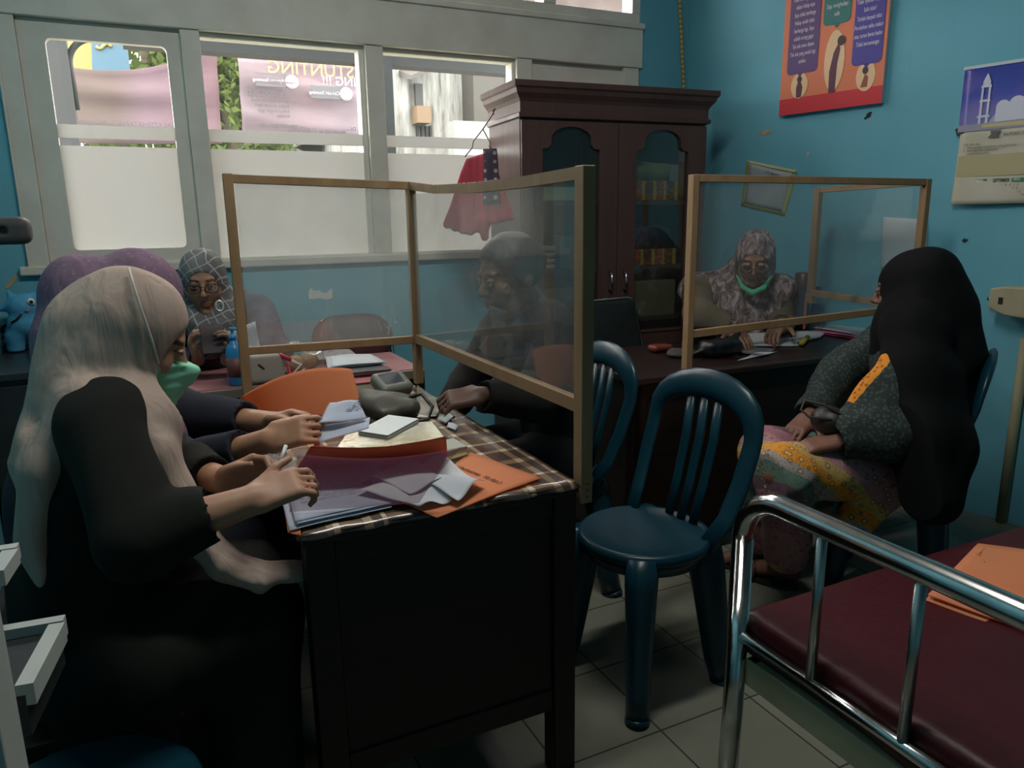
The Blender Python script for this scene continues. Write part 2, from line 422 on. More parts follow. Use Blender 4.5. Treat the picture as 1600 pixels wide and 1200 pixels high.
# glass and film
def glass(name, tint=(.97, .985, .98, 1), dust=.0, dustcol=C(200, 205, 200), rough=.01, ior=1.45, gain=1., scr=0):
    m, nt = newmat(name)
    tr = nt.N.new('ShaderNodeBsdfTransparent'); tr.inputs[0].default_value = tint
    gl = nt.N.new('ShaderNodeBsdfGlossy'); gl.inputs['Roughness'].default_value = rough; gl.inputs[0].default_value = (1, 1, 1, 1)
    lw = nt.N.new('ShaderNodeLayerWeight'); lw.inputs[0].default_value = .5       # Schlick, the same from both faces
    fr = nt.math('MULTIPLY', nt.math('ADD', .04, nt.math('MULTIPLY', nt.math('POWER', lw.outputs['Facing'], 5.), .96)), gain)
    mx = nt.N.new('ShaderNodeMixShader'); nt.L.new(fr, mx.inputs[0]); nt.L.new(tr.outputs[0], mx.inputs[1]); nt.L.new(gl.outputs[0], mx.inputs[2])
    sh = mx.outputs[0]
    if dust:
        df = nt.N.new('ShaderNodeBsdfDiffuse'); df.inputs[0].default_value = dustcol
        tl = nt.N.new('ShaderNodeBsdfTranslucent'); tl.inputs[0].default_value = dustcol
        ad = nt.N.new('ShaderNodeMixShader'); ad.inputs[0].default_value = .5; nt.L.new(df.outputs[0], ad.inputs[1]); nt.L.new(tl.outputs[0], ad.inputs[2])
        v = nt.coord(); f = nt.ramp(nt.noise(v, 3.2, 5, .6, .6), [(.3, (dust*.7,)*3+(1,)), (.7, (dust*1.25,)*3+(1,))])
        if scr:
            w = nt.noise(nt.mapv(v, (9, 9, 1.6), (.35, .2, .3)), 3.4, 3, .5)
            line = nt.ramp(nt.math('ABSOLUTE', nt.math('SUBTRACT', w, .5)), [(.0, (scr,)*3+(1,)), (.006, (0, 0, 0, 1))])
            k = nt.ramp(nt.noise(v, 2.1, 2), [(.55, (0, 0, 0, 1)), (.68, (1, 1, 1, 1))])
            f = nt.math('ADD', f, nt.math('MULTIPLY', line, k))
        m2 = nt.N.new('ShaderNodeMixShader'); nt.L.new(f, m2.inputs[0]); nt.L.new(sh, m2.inputs[1]); nt.L.new(ad.outputs[0], m2.inputs[2]); sh = m2.outputs[0]
    nt.L.new(sh, nt.out.inputs[0]); return m
M_GLASS = glass('window glass', dust=.012)
M_FILM, nt = newmat('frosted film')
tl = nt.N.new('ShaderNodeBsdfTranslucent'); df = nt.N.new('ShaderNodeBsdfDiffuse')
cc = nt.ramp(nt.noise(nt.coord(), 1.3, 3), [(.3, (FILM*.98, FILM*.95, FILM*.92, 1)), (.7, (FILM*.95, FILM*.96, FILM*.95, 1))]); nt.L.new(cc, tl.inputs[0]); df.inputs[0].default_value = C(205, 203, 196)
mx = nt.N.new('ShaderNodeMixShader'); mx.inputs[0].default_value = .35; nt.L.new(tl.outputs[0], mx.inputs[1]); nt.L.new(df.outputs[0], mx.inputs[2]); nt.L.new(mx.outputs[0], nt.out.inputs[0])

W1 = empty('window_1', (1.03, YB, ZS), kind='structure')
b = MB(); fy0, fy1 = YB-.012, YB+.085
b.box((WX0, fy0, ZS), (-.361, fy1, ZB0)); b.box((2.39, fy0, ZS), (2.484, fy1, ZB0))
b.box((-.361, fy0+.001, ZS), (2.39, fy1, ZS+.036)); b.box((-.36, fy0+.03, ZB0-.02), (WX1, fy1, ZB0))
for x0, x1 in ((.214, .289), (.985, 1.068), (1.752, 1.838)): b.box((x0, fy0, ZS+.036), (x1, fy1, ZB0))
b.box((.96, fy0+.025, ZS+.036), (.985, fy1, ZB0-.02)); b.box((1.735, fy0+.025, ZS+.036), (1.752, fy1, ZB0-.02)); b.box((-.435, fy0-.01, ZS+.02), (-.425, fy0, ZB0))
b.build('window_frame', M_PAINT, W1, bevel=.003)
b = MB(); b.box((WX0-.03, YB-.03, ZS-.006), (WX1+.02, YB, ZS+.03)); b.build('window_sill', M_PAINT, W1, bevel=.006)
PANES = [(-.27, .158, 1.205, 2.015), (.289, .962, 1.155, 2.066), (1.068, 1.737, 1.155, 2.066), (1.905, 2.325, 1.215, 1.985)]
def sash(x0, x1, z0, z1, g):
    b = MB(); y0, y1 = YB+.008, YB+.045; gx0, gx1, gz0, gz1 = g
    # stiles and rails with rounded inner corners at the top
    P = [(x0, z0), (x1, z0), (x1, z1), (x0, z1)]; Q = rrect(gx0, gz0, gx1, gz1, .022, 4)
    k = len(Q); vs = [(p[0], y0, p[1]) for p in P]+[(p[0], y0, p[1]) for p in Q]+[(p[0], y1, p[1]) for p in P]+[(p[0], y1, p[1]) for p in Q]; n = 4+k; fs = []
    own = [2]*5+[3]*5+[0]*5+[1]*5
    for i in range(k):
        j = (i+1) % k; a, c = own[i], own[j]
        for base, rev in ((0, False), (n, True)):
            f = (base+4+i, base+4+j, base+c) if a == c else (base+4+i, base+4+j, base+c, base+a)
            fs.append(f[::-1] if rev else f)
        fs.append((4+i, n+4+i, n+4+j, 4+j))
    for i in range(4): j = (i+1) % 4; fs.append((i, j, n+j, n+i))
    b.add(vs, fs); b.build('sash', M_PAINT, W1)
sash(-.36, .214, ZS+.036, ZB0-.015, PANES[0]); sash(1.838, 2.39, ZS+.036, ZB0-.02, PANES[3])
fz = ay(331, 232, YB)[2]; sz0, sz1 = ay(331, 221, YB)[2], ay(328, 201, YB)[2]
for i, (x0, x1, z0, z1) in enumerate(PANES):
    gp = MB().box((x0-.004, YB+.024, z0-.004), (x1+.004, YB+.028, z1+.004)).build('glass_pane', M_GLASS, W1)
    MB().box((x0-.002, YB+.0215, z0-.002), (x1+.002, YB+.0235, fz)).build('frosted_film', M_FILM, gp)
    MB().box((x0-.002, YB+.0215, sz0), (x1+.002, YB+.0235, sz1)).build('frosted_film', M_FILM, gp)
# clerestory over the lintel
W2 = empty('window_2', (1.03, YB, ZB1), kind='structure'); b = MB()
b.box((WX0, fy0, ZB1), (WX1, fy1, ZB1+.055)); b.box((WX0, fy0, 2.80), (WX1, fy1, 2.86))
cl = [WX0, .1, .75, 1.33, 1.94, WX1]
for i in range(6): b.box((cl[i]-(.0 if i == 0 else .035 if i < 5 else .05), fy0-.001, ZB1+.055), (cl[i]+(.05 if i == 0 else .035 if i < 5 else 0), fy1-.001, 2.80))
b.build('window_frame', M_PAINT, W2, bevel=.003)
M_PINKG = glass('tinted clerestory glass', (.93, .88, .9, 1), dust=.03)
for i in range(5): MB().box((cl[i]+.03, YB+.03, ZB1+.05), (cl[i+1]-.03, YB+.034, 2.805)).build('glass_pane', M_PINKG, W2)
# bits of wall wear
M_PLAST = mat('bare plaster', C(186, 172, 140), .9, col2=C(150, 140, 112), scale=30)
M_WHITE = mat('white paint flake', C(215, 220, 214), .8)
M_DARKSPOT = mat('dark chip', C(40, 44, 44), .9)
def blob(c, ux, uy, r, seed, n=14, sx=1., sy=1.):
    rr = random.Random(seed); P = []
    for k in range(n):
        a = 2*PI*k/n; q = r*rr.uniform(.55, 1.15); P.append((q*math.cos(a)*sx, q*math.sin(a)*sy))
    return P, c, ux, uy
def patch(name, c, ux, uy, r, seed, m, label, sx=1., sy=1., cat='wall mark', d=.0015):
    P, c, ux, uy = blob(c, ux, uy, r, seed, 18, sx, sy)
    return tag(MB().prism(P, c, ux, uy, d).build(name, m), label, cat)
UZ = V(0, 0, 1)
patch('plaster_patch', onw(1196, 207), WD, UZ, .03, 3, M_PLAST, 'peeled beige plaster patch on the blue wall under the orange poster', 1.5, .5)
patch('paint_chip', onw(1357, 181), WD*.8+UZ*.6, UZ*.8-WD*.6, .022, 5, M_DARKSPOT, 'dark curved chip in the blue wall just below the poster corner', 1, .55)
patch('wall_anchor', onw(1508, 376), WD, UZ, .014, 8, M_DARKSPOT, 'small dark wall plug hole in the blue wall below the calendar', 1, .8)
patch('paint_fleck', onw(1263, 240), WD, UZ, .013, 9, mat('pink fleck', C(190, 170, 170), .9), 'small pale pink fleck on the blue wall between poster and certificate')
def strip(c, w, h, seed):
    rr = random.Random(seed); return [(-w+2*w*k/9, -h*rr.uniform(.6, 1)) for k in range(10)]+[(w-2*w*k/9, h*rr.uniform(.3, 1)*(1 if 1 < k < 8 else 1.8)) for k in range(10)]
tag(MB().prism(strip(None, .055, .024, 4), ay(501, 461, YB-.0005), (1, 0, 0), (0, 0, 1), .002).build('paint_peel', M_WHITE), 'torn white paint scar on the blue wall under the windows', 'wall mark')
patch('wall_plug', ay(8, 441, YB-.001)+V(.02, 0, 0), V(.6, 0, .8), V(-.8, 0, .6), .03, 2, M_PLAST, 'small cream tape scrap on the wall beside the window jamb', 1.2, .4, 'tape')

# ================================================================ outside the window
def foliage_mat(name, a, b2):
    m, nt = newmat(name); c = nt.mix(nt.noise(nt.pos(), 3, 3), a, b2)
    tl = nt.N.new('ShaderNodeBsdfTranslucent'); df = nt.N.new('ShaderNodeBsdfDiffuse'); nt.L.new(c, tl.inputs[0]); nt.L.new(c, df.inputs[0])
    mx = nt.N.new('ShaderNodeMixShader'); mx.inputs[0].default_value = .45; nt.L.new(df.outputs[0], mx.inputs[1]); nt.L.new(tl.outputs[0], mx.inputs[2]); nt.L.new(mx.outputs[0], nt.out.inputs[0]); return m
struct('ground', MB().box((-14, YB+.12, -.25), (30, 40, -.12)), mat('yard concrete', C(120, 116, 105), .9, col2=C(90, 90, 78), scale=1))
M_PORCH = mat('porch steel', C(118, 104, 104, .07), .6); M_PORCH2 = M_PORCH
PX = ay(88, 130, 4.6)[0]; PX2 = ay(597, 200, 4.6)[0]
r = empty('porch_frame', (.5, 4.6, -.12), 'dark grey steel porch posts and beam outside the windows', 'porch')
ztop = ay(450, 93, 4.6)[2]
MB().box((PX-.07, 4.53, -.12), (PX+.07, 4.67, 3.2)).build('post', M_PORCH, r); MB().box((PX2-.06, 4.53, -.12), (PX2+.06, 4.67, 3.2)).build('post', M_PORCH, r)
MB().box((-.0, 4.54, ztop), (PX2+1.8, 4.66, ztop+.16)).build('beam', M_PORCH, r)
def arc(cx, cz, R_, a0, a1, y, n=12): return [(cx+R_*math.cos(math.radians(a0+(a1-a0)*k/n)), y, cz+R_*math.sin(math.radians(a0+(a1-a0)*k/n))) for k in range(n+1)]
z1 = ay(105, 90, 4.6)[2]
MB().tube([(PX+.075, 4.6, z1-.25)]+arc(PX+.20, z1-.03, .13, 180, 90, 4.6)+[(PX+.5, 4.6, z1+.1)], .016).build('bracket', M_PORCH, r)
MB().tube([(PX-.075, 4.6, z1-.25)]+arc(PX-.25, z1-.03, .18, 0, 90, 4.6)+[(PX-.55, 4.6, z1+.15)], .016).build('bracket', M_PORCH, r)
z2 = ay(560, 100, 4.6)[2]
MB().tube([(PX2-.075, 4.6, z2-.6)]+arc(PX2-.19, z2-.1, .115, 0, 90, 4.6)+[(PX2-.9, 4.6, z2+.02)], .018).build('bracket', M_PORCH, r)
# banners, seen from the back
def banner_mat(name, cols):
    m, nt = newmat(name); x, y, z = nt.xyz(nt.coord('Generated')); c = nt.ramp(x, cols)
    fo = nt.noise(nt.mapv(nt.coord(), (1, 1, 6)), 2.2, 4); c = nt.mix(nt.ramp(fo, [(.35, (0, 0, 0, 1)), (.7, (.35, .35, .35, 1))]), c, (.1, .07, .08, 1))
    tl = nt.N.new('ShaderNodeBsdfTranslucent'); df = nt.N.new('ShaderNodeBsdfDiffuse'); nt.L.new(c, tl.inputs[0]); nt.L.new(c, df.inputs[0])
    mx = nt.N.new('ShaderNodeMixShader'); mx.inputs[0].default_value = .45; nt.L.new(tl.outputs[0], mx.inputs[1]); nt.L.new(df.outputs[0], mx.inputs[2]); nt.L.new(mx.outputs[0], nt.out.inputs[0]); return m
k_ = BAN
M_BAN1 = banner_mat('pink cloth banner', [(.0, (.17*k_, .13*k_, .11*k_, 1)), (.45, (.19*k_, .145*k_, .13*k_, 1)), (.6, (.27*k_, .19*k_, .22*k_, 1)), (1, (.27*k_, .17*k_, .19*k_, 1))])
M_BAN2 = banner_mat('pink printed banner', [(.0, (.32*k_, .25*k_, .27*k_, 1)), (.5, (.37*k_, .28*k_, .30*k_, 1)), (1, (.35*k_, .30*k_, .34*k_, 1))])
YA = 5.6
def banner(name, pts, m, label, sag, seed, parent=None):
    tl_, tr_, br_, bl_ = [ay(*q, YA) for q in pts]; nu, nv = 30, 16
    P = quad_sheet(bl_, br_, tr_, tl_, nu, nv, .012, seed); u = np.linspace(0, 1, nu)[:, None]; v = np.linspace(0, 1, nv)[None, :]
    P[:, :, 2] -= sag*4*u*(1-u)*v; P[:, :, 1] += .03*np.sin(v*14+u*3)*(1-abs(u-.4))
    return MB().sheet(P, .003)
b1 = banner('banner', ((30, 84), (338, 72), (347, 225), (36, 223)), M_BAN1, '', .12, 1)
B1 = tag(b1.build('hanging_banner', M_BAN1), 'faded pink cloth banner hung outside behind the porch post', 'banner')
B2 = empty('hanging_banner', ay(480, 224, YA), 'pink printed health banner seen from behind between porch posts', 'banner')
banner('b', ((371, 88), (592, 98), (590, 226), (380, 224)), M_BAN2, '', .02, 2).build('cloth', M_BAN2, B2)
tcol = lambda n, c: mat(n, c, .8)
M_BY = tcol('banner yellow print', C(215, 185, 130, BAN*.45)); M_BW = tcol('banner white print', C(240, 225, 235, BAN*.5)); M_BD = tcol('banner grey print', C(120, 115, 120, BAN*.5)); M_BK = tcol('banner dark print', C(90, 85, 92, BAN*.5))
def bt(s_, px, py, size, m, al='RIGHT', space=1.):
    """print on the far side, read mirrored from inside"""
    text('lettering', s_, ay(px, py, YA-.02), (1, 0, 0), (0, 0, 1), size, m, B2, 'LEFT' if al == 'RIGHT' else al, mirror=True, off=.002, space=space)
bt('AH STUNTING', 596, 103, .122, M_BY); bt('ENTING !!!', 590, 122, .085, M_BW)
text('lettering', 'DINAS KESEHATAN DAN PENGENDALIAN', ay(286, 192, YA-.06), (1, 0, 0), (0, 0, 1), .04, M_BK, B1, mirror=True, off=.002)
bt('STUNTING', 444, 139, .05, M_BK)
bt('adalah kondisi gagal\ntumbuh pada anak\nbalita akibat dari\nkekurangan gizi\nkronis', 450, 147, .034, M_BK, space=.95)
bt('DINAS KESEHATAN DAN PENGENDALIAN', 556, 198, .036, M_BK); bt('PENDUDUK KABUPATEN', 540, 204, .036, M_BK)
for (a, c, tx, cx) in (((400, 117), (457, 134), 'Apa itu Stunting', (456, 128)), ((486, 137), (543, 153), 'Ciri-ciri Stunting', (541, 147))):
    p0, p1 = ay(a[0], c[1], YA-.03), ay(c[0], a[1], YA-.03)
    MB().box((p0[0], YA-.032, p0[2]), (p1[0], YA-.028, p1[2])).build('heading_bar', M_BD, B2); cc = ay(*cx, YA-.035)
    MB().lathe((cc[0], YA-.034, cc[2]), [(.045, 0), (.045, .003)], 24, (0, -1, 0)).build('badge', M_BW, B2)
    bt('?', cx[0]+4, cx[1]-7, .07, M_BD)
    text('lettering', tx, V(p1[0]-.06, YA-.035, p1[2]-.03), (1, 0, 0), (0, 0, 1), .032, M_BW, B2, 'LEFT', mirror=True, off=.002)
# colourful sign board
YS = 6.6; a, c = ay(24, 118, YS), ay(196, 46, YS)
S1 = empty('sign_board', ((a[0]+c[0])/2, YS, a[2]), 'bright blue green and yellow painted sign board above the pink banner', 'sign')
m, nt = newmat('sign paint'); x, y, z = nt.xyz(nt.coord('Generated')); g = nt.math('SUBTRACT', x, nt.math('MULTIPLY', z, .12))
principled(nt, nt.ramp(g, [(0, C(60, 150, 190, SGN)), (.12, C(60, 150, 190, SGN)), (.13, C(150, 205, 110, SGN)), (.36, C(150, 205, 110, SGN)), (.37, C(245, 195, 60, SGN)), (.6, C(245, 195, 60, SGN)), (.61, C(50, 140, 180, SGN))], 'CONSTANT'), .5)
MB().box((a[0], YS, a[2]-.3), (c[0], YS+.06, c[2]+.3)).build('board', m, S1)
zz = [ay(150+4*i, 72+4*math.sin(i*1.1), YS-.01) for i in range(7)]
MB().tube(zz, .012, 8).build('bird_mark', mat('sign yellow', C(240, 220, 110, SGN), .6), S1)
# trees
def tree(px, Y, zc, rx, rz, n, seed, m, label, leaf=.12):
    x0 = ay(px, 150, Y)[0]; rr = random.Random(seed); r = empty('tree', (x0, Y, -.12), label, 'tree', 'trees behind the banners')
    MB().tube([(x0, Y, -.12), (x0+.1, Y, zc*.5), (x0, Y, zc)], [.14, .11, .06]).build('trunk', mat('bark', C(70, 60, 48), .9), r)
    b = MB()
    for i in range(n):
        th, ph, q = rr.uniform(0, 2*PI), math.acos(rr.uniform(-1, 1)), rr.uniform(.45, 1)**.6
        c = V(x0+rx*q*math.sin(ph)*math.cos(th), Y+rx*.6*q*math.sin(ph)*math.sin(th), zc+rz*q*math.cos(ph))
        d = V(rr.gauss(0, 1), rr.gauss(0, 1), rr.gauss(0, 1)); d /= np.linalg.norm(d); e = np.cross(d, V(rr.gauss(0, 1), rr.gauss(0, 1), rr.gauss(0, 1))); e /= np.linalg.norm(e)
        s_ = leaf*rr.uniform(.6, 1.3); b.add([c-d*s_, c+e*s_*.45, c+d*s_, c-e*s_*.45], [(0, 1, 2, 3)])
    link('crown', b.mesh('crown'), m, r)
    return r
M_LEAF = foliage_mat('leaves', (.028, .045, .010, 1), (.055, .08, .02, 1)); M_LEAF2 = foliage_mat('pale leaves', (.05, .072, .016, 1), (.085, .105, .035, 1))
tree(235, 9, 3.2, 1.3, 1.3, 5200, 1, M_LEAF2, 'broad pale green tree crown above the faded banner', .075)
tree(352, 8.6, 2.5, .75, 1.1, 4200, 2, M_LEAF2, 'bright green bush seen in the gap between both banners', .055)
tree(430, 18, 4.6, 1.3, 1.1, 700, 3, M_LEAF, 'sparse dark tree top showing over the printed banner', .16)
tree(318, 14, 3.4, 1.0, 1.6, 1800, 4, M_LEAF, 'darker loose tree behind the bright green bush', .09)
tree(150, 16, 1.7, 1.6, .9, 2600, 6, M_LEAF2, 'low green hedge tree under the banners', .09)
# buildings
YH = 10.
H1 = empty('building', (ay(690, 240, YH)[0], YH, -.12), 'weathered white two storey building outside the middle window', 'building')
x0, x1, x2 = ay(600, 150, YH)[0], ay(703, 150, YH)[0], ay(722, 150, YH)[0]
m, nt = newmat('weathered white wall'); v = nt.mapv(nt.pos(), (6, 6, .6)); principled(nt, nt.ramp(nt.noise(v, 1.6, 6, .7), [(.40, C(235, 233, 225, .22)), (.52, C(225, 222, 212, .16)), (.64, C(150, 140, 128, .13))]), .9); M_WWALL = m
MB().box((x0, YH, -.12), (x2, YH+4, 4.6)).build('wall', M_WWALL, H1)
MB().box((x2, YH-.4, -.12), (x2+.45, YH+4, 4.6)).build('pillar', mat('grey render', C(150, 142, 130, .09), .9), H1)
MB().box((x2+.45, YH+.3, -.12), (x2+6, YH+4, 4.6)).build('side_wall', mat('brown render', C(170, 158, 140, .09), .9, col2=C(120, 110, 96, .09), scale=3), H1)
p0 = ay(624, 128, YH); p1 = ay(671, 106, YH)
b = MB(); b.add([(p0[0], YH-.5, p0[2]), (p1[0], YH-.5, p1[2]), (p1[0], YH, p1[2]+.14), (p0[0], YH, p0[2]+.14), (p0[0], YH-.5, p0[2]-.05), (p1[0], YH-.5, p1[2]-.05), (p1[0], YH, p1[2]+.06), (p0[0], YH, p0[2]+.06)], [(0, 1, 2, 3), (4, 7, 6, 5), (0, 4, 5, 1), (1, 5, 6, 2), (2, 6, 7, 3), (3, 7, 4, 0)])
b.build('awning', mat('grey awning', C(150, 140, 132, .1), .8), H1)
q0, q1 = ay(643, 195, YH), ay(663, 170, YH); MB().box((q0[0], YH-.25, q0[2]), (q1[0], YH, q1[2])).build('meter_box', mat('tan box', C(205, 165, 120, .14), .8), H1)
q0, q1 = ay(648, 170, YH), ay(658, 132, YH); MB().box((q0[0], YH-.06, q0[2]), (q1[0], YH, q1[2])).build('window', mat('grey opening', C(140, 138, 138, .09), .8), H1)
for px in (650, 657, 664, 670):
    q0, q1 = ay(px, 215, YH), ay(px+2.5, 197, YH); MB().box((q0[0], YH-.05, q0[2]), (q1[0], YH, q1[2])).build('bar', mat('dark bars', C(70, 66, 64, .1), .8), H1)
q0, q1 = ay(711, 260, 8.6), ay(752, 190, 8.6); H3 = tag(MB().box((q0[0], 8.6, -.12), (q1[0]+1.2, 8.8, q1[2])).build('yard_wall', mat('white yard wall', C(225, 225, 220, .14), .9)), 'low white yard wall in front of the brown building', 'wall')
def house(px0, px1, pyr, pye, Y, label, wc):
    a, c = ay(px0, pye, Y), ay(px1, pye, Y); rz_ = ay((px0+px1)/2, pyr, Y)[2]; xm = (a[0]+c[0])/2
    r = empty('house', (xm, Y, -.12), label, 'house', 'low houses beyond the yard')
    MB().prism([(a[0]+.15, -.12), (c[0]-.15, -.12), (c[0]-.15, a[2]), (xm, rz_-.08), (a[0]+.15, a[2])], (0, Y+3, 0), (1, 0, 0), (0, 0, 1), 3).build('wall', mat('house wall', wc, .9), r)
    b = MB()
    for s_, e in ((a[0], -1), (c[0], 1)): b.bar((s_, Y+1.4, a[2]-.05), (xm, Y+1.4, rz_), 3.6, .06, (0, 0, 1))
    b.build('roof', mat('tin roof', C(170, 160, 150, .13), .6), r)
    wx = xm+.2; MB().box((wx, Y-.03, a[2]-.55), (wx+.45, Y, a[2]-.1)).build('window', mat('house window', C(120, 150, 165, .13), .3), r)
house(345, 470, 222, 236, 12, 'pale gabled house glimpsed under the printed banner', C(210, 200, 190, .12))
house(455, 600, 205, 225, 14, 'brown house beside the pale gabled house', C(140, 115, 95, .12))
house(130, 225, 205, 222, 13, 'house with pink wall glimpsed under the faded banner', C(225, 165, 185, .12))

# ---------------------------------------------------------------- daylight
w = bpy.data.worlds.new('overcast daylight'); SC.world = w; w.use_nodes = True; t = w.node_tree; t.nodes.clear()
o = t.nodes.new('ShaderNodeOutputWorld'); bg = t.nodes.new('ShaderNodeBackground'); bg.inputs[0].default_value = (1., .97, .93, 1); bg.inputs[1].default_value = SKY
t.links.new(bg.outputs[0], o.inputs[0])
for nm, z0, z1_ in (('window_portal', ZS, ZB0), ('clerestory_portal', ZB1, 2.86)):
    L = bpy.data.lights.new(nm, 'AREA'); L.shape = 'RECTANGLE'; L.size = WX1-WX0; L.size_y = z1_-z0; L.cycles.is_portal = True
    lo = bpy.data.objects.new(nm, L); COL.objects.link(lo); lo.location = ((WX0+WX1)/2, YB+.13, (z0+z1_)/2); lo.rotation_euler = (-PI/2, 0, 0)
SC.view_settings.view_transform = 'Standard'; SC.view_settings.look = 'None'; SC.view_settings.exposure = EXPO; SC.view_settings.gamma = 1; SC.view_settings.use_curve_mapping = False
SC.cycles.use_denoising = True; SC.cycles.max_bounces = 10; SC.cycles.diffuse_bounces = 5; SC.cycles.transparent_max_bounces = 24; SC.cycles.sample_clamp_indirect = 6
SC.cycles.caustics_reflective = False; SC.cycles.caustics_refractive = False
# fill lamp added under the ceiling to brighten the room, unseen above the frame
r = empty('fill_lamp', (.75, 1.35, ZC-.09), 'unseen tube lamp added under the ceiling as fill light', 'fill lamp')
MB().box((.15, 1.31, ZC-.05), (1.35, 1.39, ZC)).build('housing', M_CEIL, r, bevel=.004)
MB().cyl((.18, 1.35, ZC-.068), (1.32, 1.35, ZC-.068), .014).build('tube', mat('fill lamp tube', (1, 1, 1, 1), .3), r)
L = bpy.data.lights.new('fill_light', 'AREA'); L.shape = 'RECTANGLE'; L.size = 1.2; L.size_y = .12; L.energy = FILL_LAMP; L.color = (1., .96, .9)
lo = bpy.data.objects.new('fill_light', L); COL.objects.link(lo); lo.location = (.75, 1.35, ZC-.1)
# ================================================================ furniture
def holed(name, x0, x1, z0, z1, hole, y0, y1, m, parent, local=True):
    bm = bmesh.new(); loops = []
    for L in ([(x0, z0), (x1, z0), (x1, z1), (x0, z1)], hole):
        vs = [bm.verts.new((p[0], y0, p[1])) for p in L]; loops += [bm.edges.new((vs[i], vs[(i+1) % len(vs)])) for i in range(len(vs))]
    r = bmesh.ops.triangle_fill(bm, edges=loops, use_beauty=True)
    e = bmesh.ops.extrude_face_region(bm, geom=[f for f in bm.faces]); bmesh.ops.translate(bm, verts=[v for v in e['geom'] if isinstance(v, bmesh.types.BMVert)], vec=(0, y1-y0, 0))
    bmesh.ops.recalc_face_normals(bm, faces=bm.faces); me = bpy.data.meshes.new(name); bm.to_mesh(me); bm.free()
    return link(name, me, m, parent, local)
def wood(name, a, b2, rough=.4, ax_=(1, 1, 8), spec=.4, sc=3):
    m, nt = newmat(name); v = nt.mapv(nt.coord(), ax_); n = nt.noise(v, sc, 6, .6, .4)
    principled(nt, nt.ramp(n, [(.3, a), (.7, b2)]), nt.ramp(nt.noise(v, sc*2, 3), [(.3, (rough*.85,)*3+(1,)), (.7, (rough*1.2,)*3+(1,))]), 0, spec, nt.bump(n, .08, .002)); return m
M_DESK = wood('dark varnished wood', C(24, 18, 14), C(32, 22, 17), .45, (.5, .5, 7), .3)
M_CAB = wood('mahogany', C(74, 54, 51), C(86, 63, 58), .38, (6, 6, .6), .4)
M_CABIN = mat('cabinet inside', C(40, 34, 32), .8)
M_PINE = wood('pine batten', C(132, 105, 76), C(154, 125, 90), .6, (6, 6, 1.2), .3)
M_PLEXI = glass('acrylic sheet', (.985, .99, .985, 1), dust=DUST, scr=.3, rough=.025, gain=1.15)
M_CHROME = mat('chrome tube', C(205, 208, 206), .16, 1., col2=C(180, 182, 180), scale=20)
M_STEEL = mat('brushed steel', C(170, 172, 168), .3, 1.)
M_BLACKV = mat('black vinyl', C(26, 32, 32), .5, col2=C(34, 40, 40), scale=20, bump=.1)
M_BURG = mat('burgundy vinyl', C(92, 50, 52), .5, col2=C(78, 40, 44), scale=10, bump=.08)
M_NAIL = mat('nail head', C(70, 58, 40), .5, .6)

# ---- near desk with plaid cloth
D1 = empty('writing_desk', (.5, 1.9, 0), 'dark brown wooden desk nearest the camera under a plaid plastic cloth', 'desk', 'dark wooden office desks')
b = MB().box((.20, 1.33, .715), (.80, 2.47, .738)); b.build('top', M_DESK, D1, bevel=.004)
b = MB().box((.262, 1.352, .20), (.742, 1.372, .715)); b.box((.262, 1.346, .18), (.742, 1.378, .235)); b.box((.262, 1.346, .665), (.742, 1.378, .715)); b.build('end_panel', M_DESK, D1, bevel=.003)
b = MB().box((.262, 2.43, .3), (.742, 2.45, .715)); b.build('end_panel', M_DESK, D1)
b = MB().box((.70, 1.40, .25), (.72, 2.42, .715)); b.build('modesty_panel', M_DESK, D1)
for x in (.206, .742):
    for y in (1.338, 2.407): MB().box((x, y, 0), (x+.055, y+.055, .715)).build('leg', M_DESK, D1, bevel=.003)
m, nt = newmat('plaid plastic'); x, y, z = nt.xyz(nt.pos())
def band(c, period, off, stops): return nt.ramp(nt.math('FRACT', nt.math('ADD', nt.math('DIVIDE', c, period), off)), stops, 'CONSTANT')
K = lambda v: (v, v, v, 1)
bx = band(x, .21, .1, [(0, K(.0)), (.28, K(.5)), (.34, K(1)), (.40, K(.25)), (.62, K(.75)), (.70, K(0)), (.8, K(.9)), (.84, K(.1))])
by = band(y, .27, .3, [(0, K(.15)), (.25, K(.8)), (.31, K(.2)), (.52, K(1.)), (.57, K(.45)), (.75, K(.05)), (.9, K(.7))])
g = nt.math('MULTIPLY', nt.math('ADD', bx, by), .5)
pc = nt.ramp(g, [(.0, C(52, 40, 34)), (.3, C(78, 60, 50)), (.5, C(128, 104, 78)), (.72, C(168, 150, 118)), (.95, C(214, 206, 190))])
principled(nt, pc, .24, 0, .9, nt.bump(nt.noise(nt.pos(), 22, 3), .05, .003)); M_PLAID = m
nu, nv = 34, 60; P = np.zeros((nu, nv, 3))
for i in range(nu):
    for j in range(nv):
        u, v = i/(nu-1), j/(nv-1); xx = .188+u*.624; yy = 1.318+v*1.16; zz = .7415
        dx = max(.20-xx, xx-.80, 0); dy = max(1.33-yy, 0)
        xx = min(max(xx, .197-dx*.15), .803+dx*.15); yy = max(yy, 1.327-dy*.15); zz -= max(dx, dy)*1.0
        zz += .0012*math.sin(xx*70+yy*13)*math.sin(yy*41)
        if dy or dx: yy -= .004*math.sin(xx*60)*(dy > 0)+0; xx += .004*math.sin(yy*50)*(dx > 0)
        P[i, j] = (xx, yy, zz)
tag(MB().sheet(P, .0012).build('tablecloth', M_PLAID), 'brown and white plaid plastic cloth covering the nearest desk', 'tablecloth')

